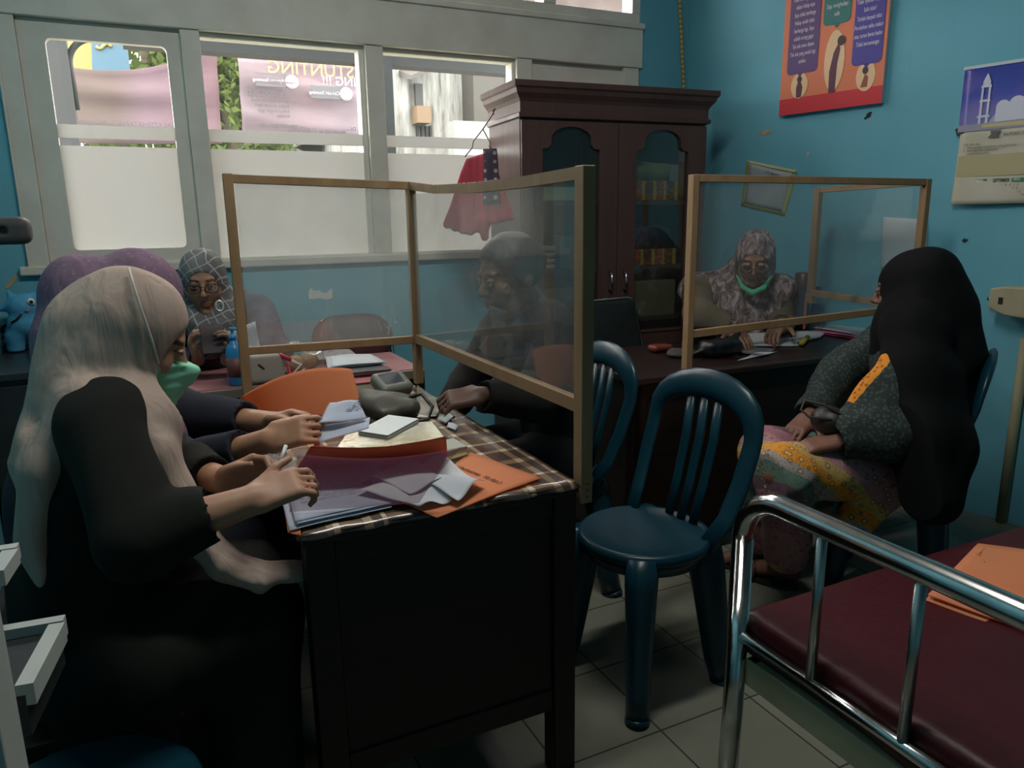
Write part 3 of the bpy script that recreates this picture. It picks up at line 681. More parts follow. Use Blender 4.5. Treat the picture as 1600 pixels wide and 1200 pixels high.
# ---- acrylic screens in pine frames
def pane(a, b_, z0, z1, parent, t=.002):
    a, b_ = V(*a), V(*b_); d = b_-a; L = np.linalg.norm(d); d /= L
    return MB().obox(V(*((a+b_)/2), (z0+z1)/2), ((d[0], d[1], 0), (-d[1], d[0], 0), (0, 0, 1)), (L/2, t/2, (z1-z0)/2)).build('acrylic_pane', M_PLEXI, parent)
S = empty('desk_screen', (.53, 2.1, .7), 'acrylic screen in a pine frame fixed around the nearest desk', 'screen', 'acrylic desk screens in pine frames')
w_ = .0145
def post(x, y, z0, z1, par, w2=.0145): return MB().box((x-w_, y-w2, z0), (x+w_, y+w2, z1)).build('post', M_PINE, par, bevel=.002)
pf = post(.8215, 1.352, .686, 1.412, S, .018); pm = post(.812, 2.452, .745, 1.432, S); pl = post(.245, 2.505, .745, 1.455, S)
b = MB()
for z in (.71, .725, .695): b.lathe((.822, 1.3335, z+.008), [(.0032, 0), (.0032, .0015)], 8, (0, -1, 0))
b.build('screw_heads', M_NAIL, pf)
MB().bar((.245+w_, 2.505, .902), (.812-w_, 2.452, .902), .022, .026).build('rail', M_PINE, S, bevel=.002)
MB().bar((.25, 2.505, 1.44), (.81, 2.452, 1.419), .024, .026).build('rail', M_PINE, S, bevel=.002)
MB().bar((.812, 2.452-w_, .905), (.8215, 1.37, .905), .022, .032).build('rail', M_PINE, S, bevel=.002)
tp = [(.812, 2.452-.012, 1.419), (.814, 2.2, 1.398), (.816, 1.9, 1.390), (.819, 1.6, 1.392), (.8215, 1.37, 1.398)]
b = MB()
for k in range(4): b.bar(tp[k], tp[k+1], .022, .026)
b.build('rail', M_PINE, S)
b = MB(); rr = random.Random(4)
for k in range(26):
    t = rr.uniform(.25, .98); yy = 2.44-t*1.07; b.obox((.815+.0065*t+rr.uniform(-.004, .004), yy, 1.4045-.0005*k % .002+.0135*abs(t-.6)*.4), ((.2, 1, .05*rr.uniform(-1, 1)), (1, -.2, 0), (0, 0, 1)), (rr.uniform(.008, .03), .003, .0015))
b.build('torn_tape', mat('torn white tape', C(196, 190, 172), .7), S)
pane((.262, 2.496), (.80, 2.446), .915, 1.432, S); pane((.8085, 2.437), (.8175, 1.37), .921, 1.39, S)

# ---- desk by the right wall
D2 = empty('writing_desk', (2.2, 2.38, 0), 'dark brown wooden desk by the right wall under the second screen', 'desk', 'dark wooden office desks')
m = wood('dark red brown top', C(32, 22, 20), C(42, 27, 25), .32, (.5, .5, 7), .5)
D2A = V(1.50, 2.115); D2d = V(math.cos(-.03), math.sin(-.03)); D2n = V(-D2d[1], D2d[0])
def d2(u, v, z=0.): p = D2A+D2d*u+D2n*v; return V(p[0], p[1], z)
def d2box(u0, u1, v0, v1, z0, z1): return MB().obox(d2((u0+u1)/2, (v0+v1)/2, (z0+z1)/2), ((*D2d, 0), (*D2n, 0), (0, 0, 1)), ((u1-u0)/2, (v1-v0)/2, (z1-z0)/2))
d2box(0, 1.42, 0, .60, .722, .747).build('top', m, D2, bevel=.005)
d2box(.05, 1.37, .03, .05, .08, .722).build('modesty_panel', M_DESK, D2)
for u in (.0, 1.38): d2box(u+.01, u+.04, .02, .58, .06, .722).build('end_panel', M_DESK, D2, bevel=.003)
for u in (.01, 1.36):
    for v in (.02, .53): d2box(u, u+.05, v, v+.05, 0, .722).build('leg', M_DESK, D2)
S2 = empty('desk_screen', (2.3, 2.1, .7), 'acrylic screen in a pine frame on the desk by the right wall', 'screen', 'acrylic desk screens in pine frames')
A, B_, C_ = V(1.742, 2.138), V(2.80, 2.02), V(2.775, 2.53)
def post2(p, z0, z1): return MB().obox((p[0], p[1], (z0+z1)/2), ((*D2d, 0), (*D2n, 0), (0, 0, 1)), (.013, .016, (z1-z0)/2)).build('post', M_PINE, S2, bevel=.002)
ztl, ztr = 1.436, ay(1466, 280, 2.02)[2]-.012
post2(A, .748, ztl+.012); post2(B_, .748, ztr+.012); post2(C_, .90, 1.425)
MB().bar((*A, ztl), (*B_, ztr), .022, .026).build('rail', M_PINE, S2, bevel=.002)
MB().bar((*A, .886), (*B_, .93), .02, .028).build('rail', M_PINE, S2, bevel=.002)
MB().bar((*B_, ztr), (*C_, 1.413), .02, .024).build('rail', M_PINE, S2, bevel=.002)
MB().bar((*B_, .93), (*C_, .948), .02, .03).build('rail', M_PINE, S2, bevel=.002)
M_PLEXI2 = glass('clean acrylic sheet', (.975, .985, .985, 1), dust=DUST*.35, scr=.12, rough=.02, gain=1.1)
for a, c in ((A, B_), (B_, C_)):
    d = (c-a)/np.linalg.norm(c-a); pane(a+d*.012, c-d*.012, .91, 1.42, S2).data.materials[0] = M_PLEXI2

# ---- desk at the window
D3 = empty('side_table', (.47, 2.97, 0), 'grey brown side table with pink plastic cover below the windows', 'desk')
M_GREYW = wood('grey laminate', C(120, 108, 100), C(140, 126, 116), .5, (1, 1, 6))
MB().box((.02, 2.725, .70), (.93, 3.17, .735)).build('top', M_GREYW, D3, bevel=.003)
MB().box((.02, 2.732, .0), (.93, 2.755, .70)).build('front_panel', M_DESK, D3)
for x in (.02, .90): MB().box((x, 2.755, 0), (x+.03, 3.16, .70)).build('end_panel', M_DESK, D3)
m, nt = newmat('pink table cover'); v = nt.coord(); principled(nt, nt.ramp(nt.noise(v, 5, 5), [(.35, C(158, 96, 100)), (.55, C(178, 128, 126)), (.7, C(170, 110, 112))]), .35, 0, .5, nt.bump(nt.noise(v, 14, 3), .1, .005))
MB().box((.03, 2.74, .735), (.92, 3.16, .738)).build('cover', m, D3)
# ---- low black cupboard in the corner
CB = empty('sideboard', (-.36, 3.15, 0), 'low black cupboard in the left corner under the window', 'cupboard')
MB().box((XL+.01, 2.94, .06), (-.12, 3.50, .80)).build('body', M_BLACKV, CB, bevel=.004); MB().box((XL+.005, 2.92, .80), (-.11, 3.51, .825)).build('top', mat('black laminate', C(40, 42, 42), .3), CB, bevel=.003)
for x0, x1 in ((XL+.02, -.35), (-.335, -.13)):
    d = MB().box((x0, 2.925, .08), (x1, 2.94, .78)).build('door', M_BLACKV, CB, bevel=.002); MB().cyl((x1-.03 if x0 < -.4 else x0+.03, 2.915, .42), (x1-.03 if x0 < -.4 else x0+.03, 2.915, .52), .006).build('handle', M_STEEL, d)
MB().box((XL+.03, 2.95, 0), (-.14, 3.48, .06)).build('plinth', M_BLACKV, CB)

# ---- mahogany cabinet
CA = empty('display_cabinet', (2.075, 3.295, 0), 'tall dark mahogany cabinet with two arched glass doors in the corner', 'cabinet', rz=math.radians(-3.8))
def cb(lo, hi, nm, m=M_CAB, bev=.003, par=None): return MB().box(lo, hi).build(nm, m, par or CA, local=True, bevel=bev)
b = MB(); t = .02
b.box((-.5, -.19, .06), (-.48, .2, 1.76)).box((.48, -.19, .06), (.5, .2, 1.76)).box((-.48, .185, .06), (.48, .2, 1.76)).box((-.48, -.19, .06), (.48, .185, .08)).box((-.48, -.19, 1.735), (.48, .185, 1.76)).box((-.5, -.205, 0), (.5, .2, .06)).box((-.012, -.18, .08), (.012, .185, 1.735))
b.build('body', M_CAB, CA, local=True)
prof = [(.0, 1.745), (.012, 1.75), (.014, 1.765), (.003, 1.775), (.004, 1.815), (.012, 1.83), (.028, 1.85), (.034, 1.868), (.042, 1.876), (.042, 1.90)]
vs = []; fs = []
for o_, z in prof: vs += [(-.5-o_, -.205-o_, z), (.5+o_, -.205-o_, z), (.5+o_, .2, z), (-.5-o_, .2, z)]
for i in range(len(prof)-1):
    for k in range(4): fs.append((4*i+k, 4*i+(k+1) % 4, 4*i+4+(k+1) % 4, 4*i+4+k))
n = 4*(len(prof)-1); fs += [(3, 2, 1, 0), (n, n+1, n+2, n+3)]
MB().add(vs, fs).build('cornice', M_CAB, CA, local=True)
def ogee(x0, x1, z0, zs, zt, n=9):
    c = (x0+x1)/2; h = (x1-x0)/2; P = [(x0, z0), (x1, z0), (x1, zs)]
    P += [(x1-.03, zs+.005), (x1-.045, zs+.02)]
    r = h-.045
    for k in range(n+1): a = PI*k/n; P.append((c+r*math.cos(a), zs+.045+(zt-zs-.045)*math.sin(a)))
    return P+[(x0+.045, zs+.02), (x0+.03, zs+.005), (x0, zs)]
M_CGLASS = glass('cabinet door glass', (.80, .84, .82, 1), dust=.035, gain=1.6)
for s_, hx in ((-1, -.04), (1, .04)):
    x0, x1 = (-.497, -.002) if s_ < 0 else (.002, .497); g0, g1 = (-.395, -.10) if s_ < 0 else (.10, .395)
    d = holed('door', x0, x1, .07, 1.738, ogee(g0, g1, .745, 1.615, 1.715), -.208, -.188, M_CAB, CA)
    MB().box((g0-.01, -.194, .735), (g1+.01, -.191, 1.72)).build('door_glass', M_CGLASS, d, local=True)
    b = MB()
    for zz in (.745,): b.box((g0-.012, -.2125, zz-.014), (g1+.012, -.207, zz-.002))
    b.box((g0-.06, -.2125, .16), (g1+.06, -.207, .64)); b.build('moulding', M_CAB, d, local=True, bevel=.004)
    MB().tube([(hx, -.208, .955), (hx, -.232, .965), (hx, -.236, 1.0), (hx, -.232, 1.035), (hx, -.208, 1.045)], .006, 8).build('handle', M_CHROME, d, local=True)
for z in (.785, 1.045, 1.365):
    for x0, x1 in ((-.48, -.013), (.013, .48)): cb((x0, -.165, z), (x1, .185, z+.018), 'shelf', M_CAB, 0)
CAm = Matrix.Translation((2.075, 3.295, 0)) @ Matrix.Rotation(math.radians(-3.8), 4, 'Z')
def cw(x, y, z): return V(*(CAm @ Vector((x, y, z))))
def incab(name, mb, m, label, cat, group=None, bevel=0):
    o = mb.build(name, m, local=True, bevel=bevel); me = o.data; co = np.empty(len(me.vertices)*3); me.vertices.foreach_get('co', co); co = co.reshape(-1, 3)
    c = V((co[:, 0].min()+co[:, 0].max())/2, (co[:, 1].min()+co[:, 1].max())/2, co[:, 2].min()); me.transform(Matrix.Translation(Vector(-c)))
    o.location = cw(*c); o.rotation_euler.z = math.radians(-3.8); return tag(o, label, cat, group)
m, nt = newmat('batik print card'); x, y, z = nt.xyz(nt.coord('Generated'))
v = nt.mapv(nt.coord(), (1, 1, 1)); fl = nt.ramp(nt.voro(v, 60), [(.2, C(215, 165, 70)), (.45, C(150, 88, 40)), (.7, C(70, 36, 24))])
st = nt.ramp(nt.math('FRACT', nt.math('MULTIPLY', x, 2.2)), [(0, C(222, 190, 70)), (.16, C(150, 70, 44)), (.2, C(182, 84, 52)), (.5, C(222, 186, 74)), (.62, C(120, 66, 34))], 'CONSTANT')
principled(nt, nt.mix(.35, st, fl), .45); M_BATIK = m
for i, z in enumerate((1.065, 1.385)):
    incab('batik_box', MB().box((.115, -.14, z), (.39, .10, z+(.08, .095)[i])), M_BATIK, ('orange and yellow patterned box on the middle cabinet shelf', 'orange and yellow patterned box on the upper cabinet shelf')[i], 'box', bevel=.003)
def lump(x0, x1, y0, y1, z0, z1, seed, n=9):
    P = quad_sheet((x0, y0, z1), (x1, y0, z1), (x1, y1, z1), (x0, y1, z1), n, n, (z1-z0)*.18, seed); b = MB(); T = P.reshape(-1, 3); B = T.copy(); B[:, 2] = z0; k = len(T); fs = []
    for i in range(n-1):
        for j in range(n-1): a, c, d, e = i*n+j, (i+1)*n+j, (i+1)*n+j+1, i*n+j+1; fs += [(a, c, d, e), (k+a, k+e, k+d, k+c)]
    ring = [i*n for i in range(n)]+[(n-1)*n+j for j in range(1, n)]+[i*n+n-1 for i in range(n-2, -1, -1)]+[j for j in range(n-2, 0, -1)]
    for i in range(len(ring)): a, c = ring[i], ring[(i+1) % len(ring)]; fs.append((a, k+a, k+c, c))
    return b.add(np.vstack([T, B]), fs, True)
M_PAPER = paper('white paper', C(222, 226, 228), C(206, 212, 218), 6, .3)
incab('folded_cloth', lump(.13, .36, -.12, .1, 1.481, 1.56, 3), mat('green cloth', C(120, 124, 84), .9, col2=C(150, 150, 110), scale=9), 'folded olive cloth on the upper patterned box in the cabinet', 'cloth')
incab('plastic_bag', lump(.12, .38, -.13, .1, 1.146, 1.25, 5), mat('dark blue plastic', C(30, 44, 66), .25, col2=C(44, 60, 80), scale=9), 'crumpled dark blue plastic bag on the middle patterned box', 'bag')
incab('carton', MB().box((.12, -.14, .804), (.39, .10, .985)), mat('dull carton', C(128, 122, 92), .8), 'plain khaki carton on the lowest cabinet shelf', 'box', bevel=.003)
incab('paper_packet', MB().box((.345, -.13, 1.481), (.392, .02, 1.56)), mat('grey paper packet', C(150, 150, 156), .6), 'small grey packet standing beside the olive cloth in the cabinet', 'packet')
incab('plastic_tray', MB().box((-.36, -.14, 1.384), (-.14, .1, 1.45)), mat('pale green plastic', C(170, 190, 170), .4), 'pale green plastic box behind the left cabinet door', 'box', bevel=.006)
for k in range(4): incab('paper_stack', lump(-.385, -.30, -.14, .06, 1.064+.028*k, 1.09+.028*k, 10+k, 4), M_PAPER, 'thin white paper bundle behind the left cabinet door', 'papers', 'paper bundles in the cabinet')
incab('blue_folder', MB().box((-.27, -.13, 1.064), (-.12, .1, 1.22)), mat('teal folder', C(70, 110, 110), .5), 'teal file box standing behind the left cabinet door', 'box', bevel=.003)
incab('brown_box', MB().box((-.37, -.13, .804), (-.13, .1, .97)), mat('brown box', C(130, 104, 70), .7), 'brown box on the lowest shelf behind the left cabinet door', 'box', bevel=.003)
tag(MB().obox(cw(.02, .05, 1.915), ((1, .05, 0), (-.05, 1, 0), (0, 0, 1)), (.02, .05, .014)).build('wooden_block', mat('red brown block', C(110, 60, 44), .6)), 'small red brown block lying on top of the cabinet', 'block')

# ---- red garment on a wire hanger, hooked on the cabinet side
GA, GB = V(1.285, 3.36, 0), V(1.497, 3.105, 0); gd = (GB-GA)/np.linalg.norm(GB-GA); gm = (GA+GB)/2+gd*.035
hk = V(1.50, 3.25, 1.782)
HG = empty('wire_hanger', hk, 'bent wire hanger hooked on the cabinet moulding with a red garment', 'hanger')
c0 = gm+V(0, 0, 1.70)
MB().tube([hk+V(-.012, 0, -.012), hk+V(-.016, 0, .006), hk+V(-.004, 0, .014), hk+V(-.028, -.01, -.02), c0], .0028, 8).tube([c0, c0-gd*.05+V(0, 0, -.05), c0-gd*.055+V(0, 0, -.075), c0-gd*.095+V(0, 0, -.115)], .0026, 8).tube([c0, c0+gd*.035+V(0, 0, -.06), c0+gd*.03+V(0, 0, -.075), c0+gd*.07+V(0, 0, -.115)], .0026, 8).build('wire', mat('hanger wire', C(70, 60, 58), .4, .7), HG)
m, nt = newmat('red cotton'); v = nt.coord(); fo = nt.noise(nt.mapv(v, (14, 14, 1)), 2.2, 3)
principled(nt, nt.ramp(fo, [(.3, C(150, 52, 66)), (.7, C(176, 70, 82))]), .85, 0, .2); M_RED = m
gf = Field((1.2, 3.0, 1.15), (1.6, 3.46, 1.72), .006); gn = V(gd[1], -gd[0], 0)
for k in range(9):
    u = k/8; a = gm+gd*(-.085+.13*u)+V(0, 0, 1.58-.02*abs(u-.5)); e = GA+(GB-GA)*u+V(0, 0, 1.285-.03*math.sin(u*5))
    gf.cap(a, e, .012, .020, .02, 'u', (gn, .8))
gf.cap(gm-gd*.01+V(0, 0, 1.30), gm+gd*.0+V(0, 0, 1.225), .03, .02, .02)
gf.folds(.004, 70, 5, (0, 0, 1), 5, .05)
GR = gf.build('hanging_dress', M_RED); tag(GR, 'red cotton garment hanging from the cabinet on a wire hanger', 'garment')
m, nt = newmat('dark dotted cotton'); dv = nt.voro(nt.mapv(nt.coord(), (1, 1, 1)), 26, rnd=.2); principled(nt, nt.ramp(dv, [(.22, C(160, 150, 152)), (.32, C(74, 62, 72))]), .85, 0, .2)
q = gm+gd*.045-gn*.0; P = quad_sheet(q+gd*-.032+gn*.034+V(0, 0, 1.37), q+gd*.05+gn*.03+V(0, 0, 1.37), q+gd*.035+gn*.03+V(0, 0, 1.612), q-gd*.03+gn*.03+V(0, 0, 1.612), 8, 14, .004, 3)
MB().sheet(P, .004).build('dark_panel', m, GR)

# ---- plastic chairs
m, nt = newmat('teal plastic'); principled(nt, nt.ramp(nt.noise(nt.coord(), 6, 4), [(.3, C(8, 46, 57)), (.7, C(11, 52, 64))]), .32, 0, .35); M_TEAL = m
def plastic_chair(name, label, loc, rz, h=1.):
    r = empty(name, loc, label, 'chair', 'teal plastic chairs', rz=rz)
    b = MB().lathe((0, 0, 0), [(.0, .438), (.13, .436), (.170, .428), (.182, .418), (.187, .424), (.188, .436), (.183, .446), (.175, .450), (.168, .447), (.10, .443), (.0, .442)], 40)
    b.lathe((0, 0, 0), [(.150, .436), (.160, .385), (.166, .384), (.172, .43)], 40); b.build('seat', M_TEAL, r, local=True)
    for sx in (-1, 1):
        for sy in (-1, 1):
            b = MB(); pts = [(sx*.108, sy*.108, .432), (sx*.122, sy*.122, .36), (sx*.134, sy*.134, .25), (sx*.152, sy*.152, .08), (sx*.165, sy*.165, 0)]
            b.tube(pts, [.054, .051, .045, .039, .036], 16, flat=(1, .85), up=(sx, sy, 0)); b.tube([(sx*.163, sy*.163, .012), (sx*.166, sy*.166, 0)], [.0385, .0385], 16, flat=(1, .86), up=(sx, sy, 0)); b.build('leg', M_TEAL, r, local=True)
    A_ = [(-.150, -.085, .428), (-.172, -.135, .50), (-.183, -.175, .60), (-.186, -.205, .69)]
    n = 12
    for k in range(n+1): a = PI-PI*k/n; A_.append((.186*math.cos(a), -.212-.022*math.sin(a), .715+.125*math.sin(a)**.8))
    A_ += [(.186, -.205, .69), (.183, -.175, .60), (.172, -.135, .50), (.150, -.085, .428)]
    R_ = [.026]*4+[.026+.014*math.sin(PI*k/n) for k in range(n+1)]+[.026]*4
    MB().tube(A_, R_, 14, flat=(.42, 1.05), up=(0, 1, 0)).build('back_frame', M_TEAL, r, local=True)
    for x in (-.052, 0., .052):
        MB().tube([(x*.9, -.142, .44), (x*.95, -.175, .55), (x, -.208, .68), (x, -.228, .815)], .0165, 10, flat=(.35, 1.), up=(0, 1, 0)).build('slat', M_TEAL, r, local=True)
    return r
plastic_chair('plastic_chair', 'empty teal plastic chair in the middle, in front of the nearest desk corner', (1.175, 1.60, 0), PI/2+.13)
plastic_chair('plastic_chair', 'teal plastic chair under the man behind the acrylic screen', (1.19, 2.19, 0), PI/2)
plastic_chair('plastic_chair', 'teal plastic chair under the woman in the long black hijab', (2.27, 1.64, 0), math.radians(32))
# stool seat seen at the bottom edge
r = empty('plastic_stool', (-.185, 1.145, 0), 'round dark teal plastic stool at the bottom edge beside the steel trays', 'stool')
MB().lathe((-.185, 1.145, 0), [(.0, .435), (.16, .433), (.172, .425), (.178, .43), (.176, .443), (.165, .449), (.10, .447), (0, .447)], 40).build('seat', M_TEAL, r)
for sx in (-1, 1):
    for sy in (-1, 1): MB().tube([(-.185+sx*.10, 1.145+sy*.10, .43), (-.185+sx*.12, 1.145+sy*.12, .2), (-.185+sx*.135, 1.145+sy*.135, 0)], [.04, .03, .026], 12).build('leg', M_TEAL, r)
# dark stools under the two clerks
for nm, x, y in (('black wooden stool under the woman in the beige hijab', -.19, 1.52), ('black wooden stool under the woman in the purple hijab', -.26, 2.02)):
    r = empty('wooden_stool', (x, y, 0), nm, 'stool'); MB().box((x-.16, y-.15, .405), (x+.16, y+.15, .43)).build('seat', M_DESK, r, bevel=.006)
    for sx in (-1, 1):
        for sy in (-1, 1): MB().box((x+sx*.13-.016, y+sy*.12-.016, 0), (x+sx*.13+.016, y+sy*.12+.016, .405)).build('leg', M_DESK, r)

# ---- folding chairs
def folding(label, loc, rz, pad, w=.21, zb=(.66, .87), oval=False, group='padded folding chairs'):
    r = empty('folding_chair', loc, label, 'chair', group, rz=rz); lean = .13
    yb = lambda z: -.10-(z-.44)*lean*2.2
    b = MB(); z1 = zb[1]; rad = .10 if oval else .045
    P = [(-w, .20, .0), (-w, yb(.44), .44), (-w, yb(z1-rad), z1-rad)]+[(-w+rad-rad*math.cos(a), yb(z1-rad+rad*math.sin(a)), z1-rad+rad*math.sin(a)) for a in (PI/6, PI/3, PI/2)]
    P += [(-p[0], p[1], p[2]) for p in P[::-1]]; b.tube(P, .0095, 10); b.build('frame', M_CHROME, r, local=True)
    b = MB(); b.tube([(-w+.02, -.24, 0), (-w+.02, .14, .43), (w-.02, .14, .43), (w-.02, -.24, 0)], .0095, 10); b.cyl((-w+.02, -.2, .045), (w-.02, -.2, .045), .006); b.build('rear_legs', M_CHROME, r, local=True)
    f = Field((-.3, -.2, .38), (.3, .26, .5), .007); f.box((0, .03, .452), (w-.01, .19, .022), None, .02); f.build('seat', pad, r, 1, True)
    f = Field((-.3, -.45, zb[0]-.05), (.3, -.0, zb[1]+.05), .007); zc = sum(zb)/2; th = math.atan(lean*2.2)
    R_ = [(1, 0, 0), (0, math.cos(th), math.sin(th)), (0, -math.sin(th), math.cos(th))]
    hz = (zb[1]-zb[0])/2/math.cos(th)
    if oval:
        for k in range(7): q = -1+k/3; f.cap((q*(w-.09), yb(zc)+.012, zc), (q*(w-.09), yb(zc)+.012, zc), hz*.98, None, .02, 'u', (R_[1], .22))
    else: f.box((0, yb(zc)+.006, zc), (w-.008, .016, hz-.006), R_, .015)
    f.build('backrest', pad, r, 1, True); return r
folding('burgundy padded folding chair behind the side table at the window', (.84, 3.31, 0), PI, M_BURG, .185, (.665, .862), True)
folding('black padded folding chair standing in front of the mahogany cabinet', (2.02, 2.82, 0), PI+.12, M_BLACKV, .165, (.62, .915))
folding('red padded folding chair under the woman with the mask on her chin', (2.71, 2.90, 0), PI+.45, mat('dark red vinyl', C(110, 36, 44), .45), .2, (.60, .88))

# ---- steel bed with vinyl mattress
BD = empty('clinic_bed', (1.9, .6, 0), 'chrome framed clinic bed with burgundy mattress in the right foreground', 'bed')
XB = 1.015; yt = 1.052
yv = [ax(1283, 860, XB)[1], ax(1437, 930, XB)[1]]; dyv = yv[0]-yv[1]; y_end = yv[1]-1.6*dyv
zt, zm = .775, ax(1170, 1000, XB)[2]
def arcyz(yc, zc, rad, a0, a1, n=8): return [(XB, yc+rad*math.cos(math.radians(a0+(a1-a0)*k/n)), zc+rad*math.sin(math.radians(a0+(a1-a0)*k/n))) for k in range(n+1)]
rad = .095
MB().tube([(XB-.01, yt, 0), (XB, yt, .3), (XB, yt, zt-rad)]+arcyz(yt-rad, zt-rad, rad, 0, 90)+arcyz(y_end+rad, zt-rad, rad, 90, 180)+[(XB, y_end, .3), (XB-.01, y_end, 0)], .0215, 20).build('foot_frame', M_CHROME, BD)
MB().cyl((XB, yt, zm), (XB, y_end, zm), .0125).build('rail', M_CHROME, BD)
for k in range(3):
    y = yv[0]-k*dyv; MB().cyl((XB, y, zm), (XB, y, zt), .0095).build('spindle', M_STEEL, BD)
M_CREAM = mat('cream bed paint', C(172, 164, 134), .5, col2=C(150, 142, 114), scale=6)
b = MB().box((XB+.01, yt-.045, .355), (2.95, yt-.02, .415)).box((XB+.01, y_end+.02, .355), (2.95, y_end+.045, .415)).box((XB+.008, y_end+.02, .355), (XB+.03, yt-.02, .415)); b.build('side_frame', M_CREAM, BD, bevel=.002)
for y in (yt-.03, y_end+.03): MB().cyl((2.92, y, 0), (2.92, y, .42), .018).build('leg', M_CHROME, BD)
MB().box((XB+.03, y_end+.04, .395), (2.94, yt-.04, .412)).build('bed_base', M_CREAM, BD)
f = Field((XB-.06, y_end-.07, .36), (3.0, yt+.05, .58), .012); f.box((1.99, (yt+y_end)/2, .463), (.965, (yt-y_end)/2+.012, .050), None, .018, .01); f.folds(.004, 14, 3, (1, 0, 0), 4, .3)
m, nt = newmat('burgundy mattress vinyl'); v = nt.pos(); principled(nt, nt.ramp(nt.noise(v, 3, 5), [(.3, C(56, 12, 18)), (.7, C(66, 16, 22))]), .42, 0, .3, nt.bump(nt.noise(v, 9, 4), .25, .02)); f.build('mattress', m, BD, 2)

# ---- steel trolley with trays at the left edge
TR = empty('tray_trolley', (-.3, 1., 0), 'pale steel tray trolley cropped by the left picture edge', 'trolley')
M_PALE = mat('pale grey enamel', C(170, 176, 170), .4, .0, col2=C(150, 158, 152), scale=5)
unit_ = lambda v: v/np.linalg.norm(v)
def rim(zr, corner, near, far, hgt):
    b = MB(); w2 = .012; c, nr, fa = V(*corner), V(*near), V(*far)
    d_ = unit_(nr-c); b.bar(fa, c+V(.006, 0, 0), .016, hgt); b.bar(c+d_*.010-V(0, 0, .0008), nr, .018, hgt); return b
zr = .809; cr, nr, fa = az(94, 981, zr), az(40, 1086, zr), az(15, 993, zr)
rim(zr, cr, nr, fa+V(-.25, .02, 0), .026).build('tray_rim', M_PALE, TR); q = nr-cr
b = MB(); b.add([cr, nr, nr+V(-.35, 0, 0), cr+V(-.35, 0, 0), cr-V(0, 0, .05), nr-V(0, 0, .05), nr+V(-.35, 0, -.05), cr+V(-.35, 0, -.05)], [(4, 5, 6, 7), (0, 1, 5, 4), (1, 2, 6, 5), (2, 3, 7, 6), (3, 0, 4, 7), (0, 3, 2, 1)]); b.build('tray', M_BLACKV, TR)
zr2 = .90; c2, n2 = az(21, 864, zr2), az(-6, 905, zr2)
rim(zr2, c2, n2, c2+V(-.25, .01, 0), .02).build('tray_rim', M_PALE, TR)
s0, s1 = aF(6, 900, .93), aF(38, 1200, .80)
b = MB(); xs = ay(10, 1000, .80)[0]; b.box((xs-.2, .72, 0.02), (xs+.0, .80, 1.02)); b.build('upright', M_PALE, TR, bevel=.003)
for y in (.76,): MB().lathe((xs-.1, y, 0), [(.02, 0), (.03, .01), (.02, .02)], 12).build('caster', M_BLACKV, TR)

# ---- things on the right wall
def flat(name, pts, m, parent, off, d=.001):
    """polygon (s,z list) on the right wall"""
    return MB().prism(pts, CR+WN*off, WD, UZ, d).build(name, m, parent)
PBL, PBR, PTL = wst(onw(1217, 181, .025)), wst(onw(1377, 161, .025)), wst(onw(1231, 0, .025))
s0, s1, z0 = PBL[0], PBR[0], (PBL[1]+PBR[1])/2; z1 = z0+.78; W_ = s1-s0
PO = empty('health_poster', wl((s0+s1)/2, z0), 'orange health poster board with three speech panels high on the right wall', 'poster')
mp = lambda n, c: mat(n, c, .55)
MB().prism([(s0, z0), (s1, z0), (s1, z1), (s0, z1)], CR+WN*.004, WD, UZ, .020).build('board', mp('white foam board', C(190, 196, 200)), PO)
flat('orange_print', [(s0, z0), (s1, z0), (s1, z1), (s0, z1)], mp('orange print', C(222, 124, 84)), PO, .0242)
flat('red_band', [(s0, z0), (s1, z0), (s1, z0+.075), (s0, z0+.075)], mp('red print', C(205, 42, 52)), PO, .0253)
u = lambda a: s0+W_*a
M_PUR, M_GRN, M_BLU, M_LET = mp('purple print', C(88, 62, 118)), mp('green print', C(32, 118, 112)), mp('blue print', C(66, 62, 150)), mp('white lettering', C(232, 226, 240))
M_REDP = mp('red heading', C(206, 44, 66))
def panel(a0, a1, zb_, zt_, m, tail): 
    o_ = flat('speech_panel', rrect(u(a0), z0+zb_, u(a1), z0+zt_, .022, 5), m, PO, .0262, .0012); c = u(tail)
    flat('tail', [(c-.016, z0+zb_+.004), (c, z0+zb_-.018), (c+.018, z0+zb_+.004)], m, o_, .0262, .0012)
panel(.06, .37, .185, .69, M_PUR, .2); panel(.40, .66, .375, .80, M_GRN, .53); panel(.70, .97, .175, .66, M_BLU, .84)
flat('heading', [(u(.05), z0+.62), (u(.38), z0+.62), (u(.38), z0+.72), (u(.05), z0+.72)], M_REDP, PO, .0276); flat('heading', [(u(.69), z0+.62), (u(.98), z0+.62), (u(.98), z0+.72), (u(.69), z0+.72)], M_REDP, PO, .0276)
def wtext(body, a, zt_, size, m, par, off=.0288, al='CENTER', space=1., sq=.62): text('lettering', body, wl(u(a), z0+zt_, off), WD*sq, UZ, size, m, par, al, extrude=.0002, off=0, space=space)
wtext('SUMBER STRES', .215, .665, .030, M_LET, PO, .0292); wtext('TANDA GEJALA', .835, .665, .030, M_LET, PO, .0292)
wtext('Saat gagal, semua itu jadi\nsemua salah saya\nTidak ada lagi yang baik\ndalam hidup saya\nSaya tidak berharga\nHidup sudah tidak\nberharga lagi. Saya\nadalah orang gagal\nTak ada masa depan\nTak ada yang peduli lagi\npadaku', .215, .605, .027, M_LET, PO, space=1.3, sq=.52)
wtext('Bersyukur, senang\nMudah tersenyum\nSenang. Positive\nMandiri\nSiap menghadapi\nsulit', .53, .615, .028, M_LET, PO, space=1.3, sq=.56)
